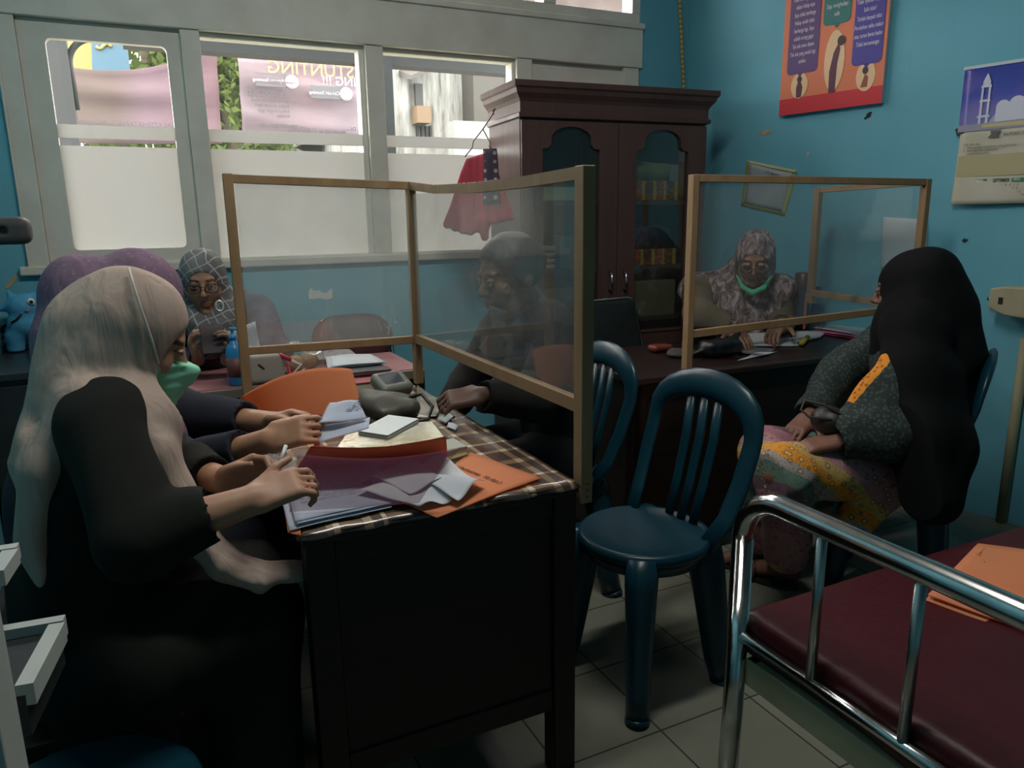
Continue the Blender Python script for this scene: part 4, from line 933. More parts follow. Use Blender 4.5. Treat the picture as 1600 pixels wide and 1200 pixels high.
wtext('Mudah lelah sepanjang\nwaktu. Lemas\nSakit kepala atau\npegal-pegal. Bosan\nTidak nyaman di perut\nSulit tidur!\nTerlalu banyak tidur\nPerubahan nafsu makan\natau turun berat badan\nTidak bersemangat', .835, .600, .027, M_LET, PO, space=1.33, sq=.52)
M_CRM, M_MAR = mp('cream print', C(232, 196, 150)), mp('maroon print', C(92, 44, 66))
def oval(a, z, rx, rz, m, par, off, nm='oval'): return flat(nm, [(u(a)+rx*math.cos(2*PI*k/20), z0+z+rz*math.sin(2*PI*k/20)) for k in range(20)], m, par, off)
oval(.535, .215, .05, .135, M_CRM, PO, .0262, 'halo'); oval(.20, .13, .045, .06, M_CRM, PO, .0262, 'halo'); oval(.84, .125, .045, .065, M_CRM, PO, .0262, 'halo')
fg = flat('figure', [(u(.50), z0+.075), (u(.56), z0+.075), (u(.565), z0+.2), (u(.585), z0+.265), (u(.565), z0+.29), (u(.525), z0+.25), (u(.495), z0+.17)], M_MAR, PO, .0274); oval(.59, .298, .018, .022, mp('dark print', C(58, 40, 40)), fg, .0286, 'head')
fg = flat('figure', [(u(.175), z0+.075), (u(.225), z0+.075), (u(.235), z0+.12), (u(.215), z0+.145), (u(.185), z0+.145), (u(.17), z0+.12)], M_MAR, PO, .0274); oval(.20, .158, .012, .015, mp('dark print', C(58, 40, 40)), fg, .0286, 'head')
fg = flat('figure', [(u(.80), z0+.078), (u(.86), z0+.078), (u(.865), z0+.12), (u(.835), z0+.135), (u(.82), z0+.11)], mp('rust print', C(150, 80, 60)), PO, .0274); oval(.835, .15, .013, .016, mp('dark print', C(58, 40, 40)), fg, .0286, 'head')
# calendar
CT, CBp = wst(onw(1507, 107, .02)), wst(onw(1480, 320, .02)); cs0, cs1, cz1, cz0 = CT[0], CT[0]+.43, CT[1], CBp[1]; cm_ = (cz1-cz0)
CL = empty('wall_calendar', wl(cs0+.2, cz0), 'wall calendar with blue mosque picture at the right picture edge', 'calendar')
def calsheet(sa, sb, za, zb_, off, m, nm, curl=.0, seed=1):
    P = quad_sheet(wl(sa, za, off), wl(sb, za, off), wl(sb, zb_, off), wl(sa, zb_, off), 16, 16, .0025, seed, (lambda a, c: curl*(1-c)**2*(1-a)**1.0) if curl else None); return MB().sheet(P, .0008).build(nm, m, CL)
zsplit = cz1-.46*cm_
m, nt = newmat('mosque picture'); x, y, z = nt.xyz(nt.coord('Generated')); bgc = nt.ramp(z, [(0, C(120, 120, 160)), (.25, C(110, 116, 180)), (.55, C(62, 76, 170)), (1, C(44, 58, 150))])
principled(nt, nt.mix(nt.ramp(nt.noise(nt.coord(), 9, 3), [(.5, (0, 0, 0, 1)), (.75, (.4, .4, .4, 1))]), bgc, C(140, 110, 180)), .3)
calsheet(cs0, cs1, zsplit, cz1, .012, m, 'picture_page')
M_MSQ = mat('pale mosque print', C(205, 208, 222), .4); hgt = cz1-zsplit
def cal(pts, m, nm, off=.0165): return MB().prism([(cs0+p[0], zsplit+p[1]*hgt) for p in pts], CR+WN*off, WD, UZ, .0006).build(nm, m, CL)
for xx, tp in ((.078, .80), (.104, .80)): cal([(xx-.005, .04), (xx+.005, .04), (xx+.0035, tp-.1), (xx-.0035, tp-.1)], M_MSQ, 'minaret_print')
for zz, hw in ((.20, .024), (.44, .021), (.66, .020)): cal([(.091-hw, zz), (.091+hw, zz), (.091+hw*.9, zz+.035), (.091-hw*.9, zz+.035)], M_MSQ, 'balcony_print', .0168)
cal([(.091-.014, .69), (.091+.014, .69), (.091+.014, .75), (.091+.008, .81), (.091, .88), (.091-.008, .81), (.091-.014, .75)], M_MSQ, 'minaret_print')
cal([(.10, .02), (.43, .02), (.43, .33), (.30, .36), (.17, .30), (.13, .22)], mat('hazy mosque print', C(168, 168, 196), .4), 'mosque_print', .0163)
def dome(c, r_, bz): return [(c-r_, .02), (c+r_, .02), (c+r_, bz)]+[(c+r_*math.cos(PI*k/10), bz+r_/hgt*math.sin(PI*k/10)) for k in range(1, 10)]+[(c, bz+r_/hgt+.05)]*0+[(c-r_, bz)]
for c, r_, bz in ((.16, .025, .34), (.21, .03, .36), (.285, .055, .42), (.36, .035, .38)): cal(dome(c, r_, bz), M_MSQ, 'dome_print', .0165+c*.001)
cal([(.0, .0), (.43, .0), (.43, .14), (.0, .10)], mat('rocks print', C(150, 148, 168), .5), 'foreground_print', .0172); cal([(.09, .04), (.43, .02), (.43, .1), (.09, .09)], mat('gold strip print', C(190, 182, 130), .5), 'caption_strip', .018)
M_CPAP = mat('calendar paper', C(196, 192, 178), .7, col2=C(180, 176, 150), scale=4)
calsheet(cs0+.01, cs1, cz0, zsplit+.005, .013, M_CPAP, 'month_page', .02, 5)
def cl2(sx, zf, w, h, m, nm, off=.021): return MB().prism([(cs0+sx, zsplit-zf*(zsplit-cz0)), (cs0+sx+w, zsplit-zf*(zsplit-cz0)), (cs0+sx+w, zsplit-zf*(zsplit-cz0)+h), (cs0+sx, zsplit-zf*(zsplit-cz0)+h)], CR+WN*off, WD, UZ, .0005).build(nm, m, CL)
M_INK = mat('grey ink', C(96, 96, 92), .7)
cl2(.015, .62, .41, .085, mat('cream block print', C(176, 168, 128), .7), 'cream_block')
for k, (nm_, tx) in enumerate((('AGUSTUS', '2022'), ('SEPTEMBER', '2022'), ('OKTOBER', '2022'))):
    text('lettering', nm_, wl(cs0+.022+.135*k, zsplit-.655*(zsplit-cz0), .021), WD*.6, UZ, .02, mat('dark green ink', C(40, 62, 44), .7), CL, off=0, extrude=.0002, bold=.0004)
    cl2(.09+.135*k, .715, .045, .016, mat('green bar print', C(40, 120, 70), .6), 'year_bar', .0205); text('lettering', '2022', wl(cs0+.095+.135*k, zsplit-.66*(zsplit-cz0), .0215), WD, UZ, .013, M_LET, CL, off=0, extrude=.0002)
    text('lettering', 'M  S  S  R  K  J  S\n    1  2  3  4  5  6\n7  8  9 10 11 12 13\n14 15 16 17 18 19 20\n21 22 23 24 25 26 27\n28 29 30 31', wl(cs0+.022+.135*k, zsplit-.73*(zsplit-cz0), .021), WD, UZ, .0135, M_INK, CL, off=0, extrude=.0001)
text('lettering', 'Visi, Misi dan\n1.  Mewujudkan pelayanan yang bermutu\n2.  Meningkatkan kesehatan\n     masyarakat sehat', wl(cs0+.03, zsplit-.16*(zsplit-cz0), .021), WD, UZ, .012, M_INK, CL, off=0, extrude=.0001)
cal([(.125, -.02), (.165, -.02), (.155, -.09), (.16, -.13), (.118, -.13), (.13, -.07)], M_INK, 'emblem', .0205); text('lettering', 'RUMAH SAKIT', wl(cs0+.175, zsplit-.05*(zsplit-cz0), .021), WD, UZ, .017, M_INK, CL, off=0, extrude=.0001)
text('lettering', 'Gerakan', wl(cs0+.25, zsplit-.37*(zsplit-cz0), .021), WD, UZ, .024, mat('dark ink', C(50, 50, 48), .7), CL, off=0, extrude=.0002, bold=.001)
MB().bar(wl(cs0-.004, cz1, .013), wl(cs1+.004, cz1, .013), .004, .012).build('hanging_strip', mat('white plastic strip', C(190, 204, 208), .4), CL)
MB().bar(wl(cs0-.008, zsplit+.0, .012), wl(cs0+.02, zsplit+.01, .012), .006, .03).build('binder_clip', M_BLACKV, CL)
# taped certificate
q = [onw(1168, 250, .006), onw(1245, 266, .006), onw(1226, 337, .006), onw(1158, 321, .006)]
CE = empty('taped_notice', (q[2]+q[3])/2, 'tilted notice sheet with yellow border taped on the blue wall', 'notice')
def qs(q, f, off): c = sum(q)/4; return [c+(p-c)*f+WN*off for p in q]
def notice(nm, qq, m): MB().sheet(quad_sheet(qq[3], qq[2], qq[1], qq[0], 10, 10, .003, 2), .0012).build(nm, m, CE)
notice('border', q, mat('yellow card', C(176, 176, 92), .7)); notice('sheet', qs(q, .86, .003), mat('grey paper', C(168, 174, 176), .7, col2=C(150, 158, 160), scale=5))
a = q[0]*.94+q[3]*.06; c = q[1]*.94+q[2]*.06; MB().sheet(quad_sheet(a+WN*.006, c+WN*.006, c+(q[1]-q[2])*.05+WN*.006, a+(q[0]-q[3])*.05+WN*.006, 12, 4, .002, 5), .0008).build('tape', mat('cream tape', C(206, 200, 160), .5), CE)
cc = sum(q)/4; text('lettering', 'PERATURAN', cc+(q[0]-q[3])*.36-(q[1]-q[0])*.0+WN*.0062, (q[1]-q[0])/np.linalg.norm(q[1]-q[0]), (q[0]-q[3])/np.linalg.norm(q[0]-q[3]), .022, M_INK, CE, 'CENTER', off=0)
# white sheet on the wall behind the screen
q = [onw(1381, 339, .004), onw(1450, 343, .004), onw(1446, 420, .004), onw(1376, 420, .004)]
q = [wl(*wst(p), .004) for p in q]; tag(MB().sheet(quad_sheet(q[3], q[2], q[1], q[0], 10, 10, .003, 4), .001).build('wall_sheet', M_PAPER), 'blank white sheet taped on the wall behind the right screen', 'paper')
# cream lamp box
LB = empty('wall_lamp_box', wl(1.75, .90), 'cream metal lamp box fixed to the wall at the right edge', 'lamp')
p0, p1 = onw(1552, 462, .05), onw(1600, 478, .05); s_a = wst(p0)[0]; zc_ = .955
M_CREAMM = mat('cream metal', C(186, 176, 146), .5, col2=C(168, 158, 128), scale=8)
f = MB().prism([(s_a, zc_+.045), (s_a, zc_-.035), (s_a+.06, zc_-.06), (s_a+.5, zc_-.10), (s_a+.5, zc_+.05), (s_a+.05, zc_+.055)], CR+WN*.002, WD, UZ, .09); f.build('housing', M_CREAMM, LB, bevel=.006)
MB().cyl(wl(s_a-.018, zc_, .055), wl(s_a+.006, zc_, .055), .008).build('connector', M_STEEL, LB); MB().prism([(s_a+.035, zc_+.012), (s_a+.052, zc_+.012), (s_a+.052, zc_-.016), (s_a+.035, zc_-.016)], CR+WN*.0925, WD, UZ, .001).build('slot', M_DARKSPOT, LB)
struct('trim_2', MB().cyl(wl(1.80, 0, .02), wl(1.80, .80, .02), .02), mat('beige conduit', C(150, 146, 116), .6))
# yellow rope in the corner
p = ay(1068, 130, YB-.06); pt = ay(1062, 0, YB-.06); d = (pt-p)/(pt[2]-p[2])
m, nt = newmat('twisted gold rope'); x, y, z = nt.xyz(nt.coord()); principled(nt, nt.ramp(nt.math('FRACT', nt.math('MULTIPLY', z, 40)), [(.2, C(176, 150, 88)), (.5, C(206, 186, 120)), (.8, C(130, 108, 60))]), .8)
tag(MB().tube([p+d*z for z in np.linspace(-.3, ZC-p[2], 30)], .0085, 10).build('hanging_rope', m), 'gold twisted rope hanging from the ceiling behind the cabinet', 'rope')
# dark bracket on the left wall
q = ay(50, 360, 3.0); BR = empty('wall_bracket', (XL, 3.0, q[2]), 'dark grey wall bracket arm at the left picture edge', 'bracket')
f = Field((XL-.02, 2.88, q[2]-.1), (q[0]+.05, 3.12, q[2]+.1), .005); f.box(((XL+q[0])/2, 3.0, q[2]), ((q[0]-XL)/2, .045, .045), None, .03); f.box(((XL+q[0])/2-.03, 2.94, q[2]+.002), ((q[0]-XL)/2-.035, .04, .012), None, .006, .004, 's')
f.build('arm', mat('dark grey plastic', C(64, 62, 60), .6), BR); MB().box((XL, 2.93, q[2]-.06), (XL+.012, 3.07, q[2]+.06)).build('plate', M_STEEL, BR)
# ================================================================ things on the desks and the bed
ZD = .7435
M_ORG = paper('orange card', C(238, 164, 118), C(232, 154, 108), 3, .45)
M_ORG2 = paper('deep orange card', C(196, 96, 62), None, 3, .2)
M_BLUEP = paper('bluish paper', C(206, 214, 226), C(192, 202, 218), 5, .35)
M_INK2 = mat('blue grey ink', C(110, 116, 140), .8)
M_BRINK = mat('brown ink', C(120, 62, 34), .8)
def sheet_px(pts, zs, nu=14, nv=12, wob=0, seed=0, curl=None, thick=.0007):
    """bilinear sheet through four measured corners (px, py) at heights zs"""
    q = [az(p[0], p[1], z) for p, z in zip(pts, zs)]
    return MB().sheet(quad_sheet(*q, nu, nv, wob, seed, curl), thick)
def lines(o, ux, uy, w, h, n, m, par, seed=1, hgt=.0022):
    """rows of small handwriting as thin strokes"""
    r = random.Random(seed); b = MB(); nrm = unit3(np.cross(ux, uy))
    for k in range(n):
        x = 0
        while x < w:
            L = r.uniform(.006, .02); L = min(L, w-x); p = V(*o)+V(*ux)*x-V(*uy)*(k*h/n)
            b.prism([(0, 0), (L, 0), (L, hgt), (0, hgt)], p, ux, uy, .0002); x += L+r.uniform(.003, .008)
    return b.build('handwriting', m, par)
def unit3(v): v = np.array(v, float); return v/np.linalg.norm(v)

# -- orange folder standing open behind the purple clerk's hands
pts = [(372, 652), (568, 655), (549, 577), (377, 622)]
bl, br = az(372, 655, ZD+.002), az(570, 652, ZD+.002); tl = bl+V(-.0, .05, .035); tr = br+V(-.01, .10, .10)
bl, br, tr, tl = bl, br, aF(550, 577, 2.20), aF(376, 622, 2.10)
P = quad_sheet(bl, br, tr, tl, 20, 14); u = np.linspace(0, 1, 20)[:, None]; v = np.linspace(0, 1, 14)[None, :]
P[:, :, 2] += .030*np.sin(PI*u)**.8*v; P[:, :, 1] += .02*np.sin(PI*u)*v
tag(MB().sheet(P, .0012).build('orange_folder', M_ORG), 'blank orange card folder propped open behind the white sheets on the nearest desk', 'folder', 'orange card folders')
# -- white sheets held by the purple clerk
o = MB(); q = [aF(498, 664, 1.60), aF(574, 655, 1.62), aF(560, 625, 1.66), aF(516, 631, 1.66)]
P = quad_sheet(q[0], q[1], q[2], q[3], 14, 12, .003, 3); P[:, :, 1] += .02*(np.linspace(0, 1, 14)[:, None]-.5)**2
HS = o.sheet(P, .0007).build('form_sheet', M_BLUEP); tag(HS, 'curled bluish form sheet held up by the woman in purple', 'paper', 'loose white sheets')
e1 = unit3(q[1]-q[0]); e2 = unit3(q[3]-q[0]-e1*((q[3]-q[0]) @ e1)); nn = np.cross(e1, e2)
lines(q[3]*.93+q[0]*.07+nn*.004+e1*.016, e1, e2, .052, .040, 7, M_INK2, HS, 4)
q = [aF(498, 692, 1.585), aF(576, 669, 1.60), aF(578, 652, 1.64), aF(498, 668, 1.62)]
tag(MB().sheet(quad_sheet(*q, 10, 8, .002, 2), .0007).build('form_sheet', M_BLUEP), 'flat bluish form sheet under the curled one in the purple clerk\'s hands', 'paper', 'loose white sheets')
# -- books
def book(nm, pts, z0, z1, mcov, mpag, label, cat='book', group=None):
    q = [az(p[0], p[1], z1) for p in pts]; r = empty(nm, (sum(q)/4)*V(1, 1, 0)+V(0, 0, z0), label, cat, group); c = sum(q)/4; up = V(0, 0, z1-z0)
    def slab(f, za, zb_, n_, m_):
        A = [c+(p-c)*f for p in q]; b = MB(); b.add([V(p[0], p[1], za) for p in A]+[V(p[0], p[1], zb_) for p in A], [(3, 2, 1, 0), (4, 5, 6, 7), (0, 1, 5, 4), (1, 2, 6, 5), (2, 3, 7, 6), (3, 0, 4, 7)]); return b.build(n_, m_, r)
    t = .0022; slab(1, z0, z0+t, 'cover', mcov); slab(.975, z0+t, z1-t, 'pages', mpag); return r, slab(1, z1-t, z1, 'cover', mcov), q
m, nt = newmat('silver gilt foil cover'); v = nt.coord(); nb = nt.noise(nt.mapv(v, (1, 2.2, 1)), 24, 5, .7)
principled(nt, nt.ramp(nt.noise(v, 5, 3), [(.35, C(228, 224, 206)), (.65, C(206, 198, 164))]),   .16, .85, .6, nt.bump(nb, .35, .006)); M_FOIL = m
M_PAGE = mat('page edges', C(180, 178, 158), .8); M_GGREY = mat('green grey cover', C(150, 156, 142), .5); M_OLIVE = mat('olive cover', C(150, 132, 84), .5)
book('ledger_book', [(518, 712), (698, 688), (674, 658), (548, 668)], ZD, ZD+.028, M_FOIL, M_PAGE, 'thick ledger with silvery foil cover lying under the white booklet')
book('notebook', [(559, 673), (606, 680), (654, 654), (607, 648)], ZD+.029, ZD+.038, mat('white booklet cover', C(208, 214, 214), .5), M_PAGE, 'thin white booklet lying on the silvery ledger')
book('notebook', [(688, 722), (732, 709), (712, 694), (676, 706)], ZD, ZD+.013, M_OLIVE, M_PAGE, 'olive notebook under the grey green one by the flat orange folder')
book('notebook', [(682, 710), (730, 697), (708, 684), (672, 694)], ZD+.0135, ZD+.026, M_GGREY, M_PAGE, 'grey green notebook on top of the olive notebook')
P = [az(p[0], p[1], ZD+.003) for p in ((650, 652), (682, 652), (693, 627), (652, 602))]
tag(MB().sheet(quad_sheet(*P, 16, 16, .004, 7), .0012).build('plastic_sleeve', mat('clear shiny plastic', C(196, 190, 174), .12, .3, .8, col2=C(150, 140, 122), scale=9, bump=.3, bscale=20)), 'crinkled shiny plastic sleeve lying at the far right desk corner', 'sleeve')
tag(MB().sheet(quad_sheet(az(683, 655, ZD+.003), az(696, 662, ZD+.003), az(708, 650, ZD+.026), az(694, 640, ZD+.026), 5, 5, .001), .0008).build('card', mat('pale card', C(196, 202, 198), .6)), 'small pale card leaning at the right desk edge beside the plastic sleeve', 'card')
tag(MB().sheet(quad_sheet(az(698, 668, ZD+.003), az(712, 672, ZD+.003), az(716, 664, ZD+.006), az(701, 660, ZD+.006), 5, 5, .002, 3), .0008).build('paper_slip', M_PAPER), 'little white paper slip in front of the pale card', 'paper')
# -- blood pressure monitor
bp = empty('blood_pressure_monitor', (.68, 2.22, ZD), 'grey green blood pressure monitor with cuff and tube on the nearest desk', 'monitor')
a, b_ = az(589, 617, ZD+.02), az(633, 609, ZD+.02); c = (az(612, 600, ZD+.045)); e = unit3(V(*(b_-a)[:2], 0)); e2 = V(-e[1], e[0], 0); th = .45
R_ = np.array([e, e2*math.cos(th)+V(0, 0, math.sin(th)), -e2*math.sin(th)+V(0, 0, math.cos(th))])
M_BPG = mat('grey device plastic', C(112, 116, 108), .45); M_CUFF = mat('dark olive cuff', C(62, 62, 52), .6, col2=C(74, 74, 62), scale=20)
f = Field(c-.14, c+.14, .004); f.box(c, (.058, .048, .022), R_, .014, .006); f.box(c+R_[2]*.022+R_[1]*.004, (.038, .028, .006), R_, .006, .003, 's'); f.build('gauge', M_BPG, bp)
MB().obox(c+R_[2]*.0175+R_[1]*.004, R_, (.036, .026, .001)).build('screen', mat('gauge screen', C(64, 72, 76), .15), bp)
q0, q1 = az(578, 632, ZD+.035), az(640, 636, ZD+.03); f = Field(np.minimum(q0, q1)-.12, np.maximum(q0, q1)+.12, .004)
f.cap(q0, q1, .040, .030, .02, 'u', ((0, 0, 1), .85)); f.cap(q0+V(0, .03, .01), q1+V(0, .05, .0), .03, .03, .02); f.box((q0+q1)/2-V(0, .005, .012), (.055, .05, .018), (e, e2, (0, 0, 1)), .012, .02); f.cut((0, 0, ZD+.001), (0, 0, -1)); f.folds(.0025, 60, 3); f.build('cuff', M_CUFF, bp)
p0 = q1+V(.01, .03, .02); MB().tube([p0, p0+V(.035, -.01, .01), p0+V(.05, -.06, -.02), p0+V(.02, -.10, -.045), p0+V(-.06, -.10, -.047)], .0055, 8).build('tube', mat('black rubber', C(34, 36, 34), .4), bp)
f = Field(q1-.1, q1+.12, .004); k = az(643, 616, ZD+.02); f.box(k, (.022, .03, .016), (e, e2, (0, 0, 1)), .006); f.build('clasp', M_BPG, bp)
# -- clerk's pile of forms, the orange folder she opens and a pink leaf
fl = [(.192, 1.348), (.395, 1.372), (.43, 1.60), (.208, 1.60)]; rr = random.Random(2)
for k in range(5):
    dx, dy, z = rr.uniform(-.012, .012), rr.uniform(-.01, .012), ZD+.002+.0035*k
    q = [V(p[0]+dx, p[1]+dy, z+(.02 if i in (2, 3) else 0)) for i, p in enumerate(fl)]
    s = tag(MB().sheet(quad_sheet(*q, 14, 12, .0016, k), .0007).build('form_sheet', M_BLUEP), None)
    tag(s, ('lowest form sheet of the pile at the near desk edge', 'second form sheet up in the pile at the near desk edge', 'middle form sheet of the pile at the near desk edge', 'fourth form sheet up in the pile at the near desk edge', 'top printed form sheet of the pile at the near desk edge')[k], 'paper', 'forms in the pile')
    if k == 4:
        e1 = unit3(q[1]-q[0]); e2 = unit3(q[3]-q[0]); lines(q[3]*.8+q[0]*.2+e1*.02+V(0, 0, .0035), e1, e2, .17, .15, 9, M_INK2, s, 3, .0018)
        MB().prism([(0, 0), (.02, 0), (.02, .012), (0, .012)], q[1]*.6+q[2]*.4-e1*.06+V(0, 0, .004), e1, e2, .0003).build('stamp', mat('violet stamp', C(84, 74, 120), .8), s)
tabp = [(508, 815), (560, 806), (592, 790), (520, 800)]
tag(sheet_px(tabp, [ZD+.001]*4, 10, 8, .002, 5).build('paper_slip', M_PAPER), 'torn white slip poking out under the pile of forms', 'paper')
OF = empty('orange_folder', (.3, 1.55, ZD), 'open orange folder with pink divider leaf held by the woman in beige', 'folder', 'orange card folders')
q = [az(455, 745, ZD+.012), az(700, 725, ZD+.004), aF(697, 682, 1.56), aF(486, 697, 1.50)]
P = quad_sheet(*q, 20, 12); u = np.linspace(0, 1, 20)[:, None]; v = np.linspace(0, 1, 12)[None, :]; P[:, :, 2] -= .012*np.sin(PI*u)*v; MB().sheet(P, .0012).build('cover', M_ORG2, OF)
q = [az(452, 800, ZD+.024), az(655, 786, ZD+.026), aF(724, 700, 1.46), aF(466, 712, 1.40)]
P = quad_sheet(*q, 22, 14); u = np.linspace(0, 1, 22)[:, None]; v = np.linspace(0, 1, 14)[None, :]; P[:, :, 2] += .010*np.sin(PI*v*.9)-.016*np.sin(PI*u)*v
mp_, nt = newmat('pink tracing leaf'); tr = nt.N.new('ShaderNodeBsdfTranslucent'); tr.inputs[0].default_value = C(150, 92, 116); df = nt.N.new('ShaderNodeBsdfDiffuse'); df.inputs[0].default_value = C(140, 86, 108)
mx = nt.N.new('ShaderNodeMixShader'); mx.inputs[0].default_value = .5; nt.L.new(tr.outputs[0], mx.inputs[1]); nt.L.new(df.outputs[0], mx.inputs[2]); tt = nt.N.new('ShaderNodeBsdfTransparent'); m2 = nt.N.new('ShaderNodeMixShader'); m2.inputs[0].default_value = .32
nt.L.new(tt.outputs[0], m2.inputs[1]); nt.L.new(mx.outputs[0], m2.inputs[2]); nt.L.new(m2.outputs[0], nt.out.inputs[0]); MB().sheet(P, .0006).build('pink_leaf', mp_, OF)
q = [az(446, 800, ZD+.003), az(462, 834, ZD+.0012), az(470, 834, ZD+.0012), az(452, 760, ZD+.006)]
MB().sheet(quad_sheet(az(450, 832, ZD+.001), az(470, 836, ZD+.001), az(466, 742, ZD+.004), az(436, 752, ZD+.004), 6, 12, .001), .0012).build('spine', M_ORG, OF)
def crump(pts, zs, seed, label, wob=.006):
    o = sheet_px(pts, zs, 22, 18, wob, seed).build('crumpled_sheet', M_PAPER); return tag(o, label, 'paper', 'crumpled white sheets')
crump([(560, 772), (655, 792), (706, 776), (640, 728)], [ZD+.022, ZD+.012, ZD+.018, ZD+.035], 3, 'crumpled white sheet nearest the desk edge beside the flat orange folder', .008)
crump([(640, 742), (716, 778), (758, 752), (676, 708)], [ZD+.036, ZD+.022, ZD+.02, ZD+.045], 8, 'crumpled white sheet reaching furthest onto the flat orange folder', .009)
crump([(580, 742), (640, 768), (690, 745), (640, 712)], [ZD+.04, ZD+.03, ZD+.042, ZD+.05], 11, 'creased white sheet lying across the other crumpled sheets', .006)
# flat orange folder with a typed title
q = [az(626, 786, ZD+.004), az(683, 807, ZD-.001), az(846, 746, ZD+.006), az(735, 708, ZD+.006)]
q = [q[0], q[1], q[2], q[3]]; FO = tag(MB().sheet(quad_sheet(*q, 14, 14, .0015, 4), .0016).build('orange_folder', M_ORG), 'flat orange folder with typed title at the near right desk corner', 'folder', 'orange card folders')
e1 = unit3(q[2]-q[3]); e2 = np.cross(V(0, 0, 1), e1)
text('lettering', '( Perkesmas   Kt dan )', q[3]+(q[2]-q[3])*.08+(q[0]-q[3])*.26+V(0, 0, .0025), e1, e2, .017, M_BRINK, FO, off=0, extrude=.0002, bold=.0003)
text('lettering', 'pelayanan kesehatan\nmasyarakat', q[3]+(q[2]-q[3])*.2+(q[0]-q[3])*.42+V(0, 0, .0025), e1, e2, .009, mat('faint brown ink', C(180, 104, 58), .8), FO, off=0, extrude=.0001)
# pen in the clerk's hand
a, b_ = aF(447, 696, 1.36), aF(433, 736, 1.335); pe = empty('ballpoint_pen', b_, 'slim white and black pen held upright by the woman in beige', 'pen'); MB().cyl(a, a*.25+b_*.75, .0036, 10).build('barrel', mat('pen barrel', C(200, 204, 200), .3), pe); MB().cyl(a*.25+b_*.75, b_, .0036, 10, .001).build('tip', mat('pen tip', C(40, 40, 44), .4), pe)

# -- window table
ZT = .7395
f = Field(az(310, 592, ZT)-.06, az(310, 592, ZT)+.06, .003); c = az(310, 596, ZT+.008); f.ell(c, (.03, .022, .014), None, .01); f.ell(c+V(-.02, .012, .008), (.016, .012, .008), None, .006); f.cut((0, 0, ZT+.0005), (0, 0, -1)); f.folds(.004, 150, 3)
tag(f.build('red_wrapper', mat('red plastic', C(216, 52, 58), .35)), 'crumpled red plastic wrapper in front of the woman with the phone', 'wrapper')
c = az(372, 603, ZT)+V(0, .03, 0); bo = empty('pump_bottle', (c[0], c[1], ZT), 'blue plastic pump bottle beside the left screen post', 'bottle')
M_BLB = mat('blue plastic bottle', C(56, 142, 198), .3)
MB().lathe((c[0], c[1], ZT), [(.026, 0), (.029, .004), (.029, .12), (.024, .14), (.012, .15), (.011, .165)], 24).build('body', M_BLB, bo); b = MB(); b.lathe((c[0], c[1], ZT), [(.013, .163), (.013, .178), (.005, .18), (.005, .195), (.010, .196), (.010, .206)], 16); b.cyl((c[0], c[1], ZT+.2), (c[0]+.03, c[1]-.005, ZT+.198), .0045); b.build('pump', M_BLB, bo)
MB().lathe((c[0], c[1], ZT), [(.0296, .03), (.0296, .10)], 24).build('bottle_label', mat('brown bottle label', C(120, 76, 70), .5), bo)
A = az(344, 545, ZT+.004)+V(0, -.04, 0); q = [V(.15, 2.98, ZT+.05), V(.36, 2.93, ZT+.004), V(.335, 2.985, ZT+.135), V(.19, 3.0, ZT+.10)]
q = [V(*aF(356, 590, 2.72)[:2], ZT+.002), V(*aF(418, 590, 2.72)[:2], ZT+.002), aF(398, 502, 2.74), aF(352, 520, 2.74)]
tag(MB().sheet(quad_sheet(*q, 10, 10, .006, 4), .001).build('paper_tissue', M_PAPER), 'white folded paper standing behind the left screen post', 'paper')
c = az(420, 600, ZT)+V(0, .045, 0); f = Field(c-V(.12, .1, .02), c+V(.12, .1, .13), .004); f.box(c+V(0, 0, .0545), (.062, .042, .054), None, .016)
TB = tag(f.build('plastic_tub', mat('pale grey plastic', C(176, 166, 156), .45)), 'pale grey plastic tub with a dark tick mark on the window table', 'tub'); q = c+V(-.02, -.0425, .065); MB().obox(q, (unit3((.6, 0, -.6)), (0, 1, 0), unit3((.6, 0, .6))), (.013, .0015, .003)).build('mark', mat('black tick', C(50, 46, 46), .6), TB)
BG = empty('bread_bag', az(478, 590, ZT), 'clear plastic bag holding bread rolls with pink ribbon handles', 'bag')
c = az(478, 588, ZT)+V(.0, .07, 0)
f = Field(c-V(.15, .12, .02), c+V(.17, .14, .16), .005); f.ell(c+V(0, 0, .045), (.085, .065, .05), None, .02); f.ell(c+V(-.03, .02, .085), (.045, .035, .04), None, .02); f.cut((0, 0, ZT+.001), (0, 0, -1)); f.folds(.005, 70, 4)
f.build('bag', glass('clear wrapper', (.94, .92, .9, 1), dust=.22, rough=.12, gain=1.6), BG)
m = mat('bread crust', C(156, 112, 68), .6, col2=C(190, 150, 96), scale=20)
for k, (dx, dy, dz) in enumerate(((-.025, -.005, .04), (.03, .0, .045))):
    f = Field(c+V(dx, dy, dz)-.06, c+V(dx, dy, dz)+.06, .004); f.ell(c+V(dx, dy, dz), (.034, .04, .032), None, .01); f.build('bread_roll', m, BG)
M_PINKR = mat('hot pink ribbon', C(232, 60, 92), .4); M_WHR = mat('white ribbon', C(226, 220, 220), .5)
for (p0, p1, p2, m) in (((400, 561), (432, 553), (455, 562), M_PINKR), ((448, 568), (455, 590), (470, 602), M_PINKR), ((436, 556), (470, 570), (445, 598), M_WHR)):
    MB().tube([aF(*p0, 2.68), aF(*p1, 2.68), aF(*p2, 2.66)], .008, 8, flat=(1, .35)).build('ribbon', m, BG)
def stack(nm, pts, z0, z1, m, label, cat='book', mp2=None):
    return book(nm, pts, z0, z1, m, mp2 or M_PAGE, label, cat)
stack('red_binder', [(548, 600), (622, 592), (607, 572), (545, 578)], ZT, ZT+.035, mat('crimson binder', C(130, 36, 52), .4), 'crimson binder with white rim under the papers on the window table', 'binder')
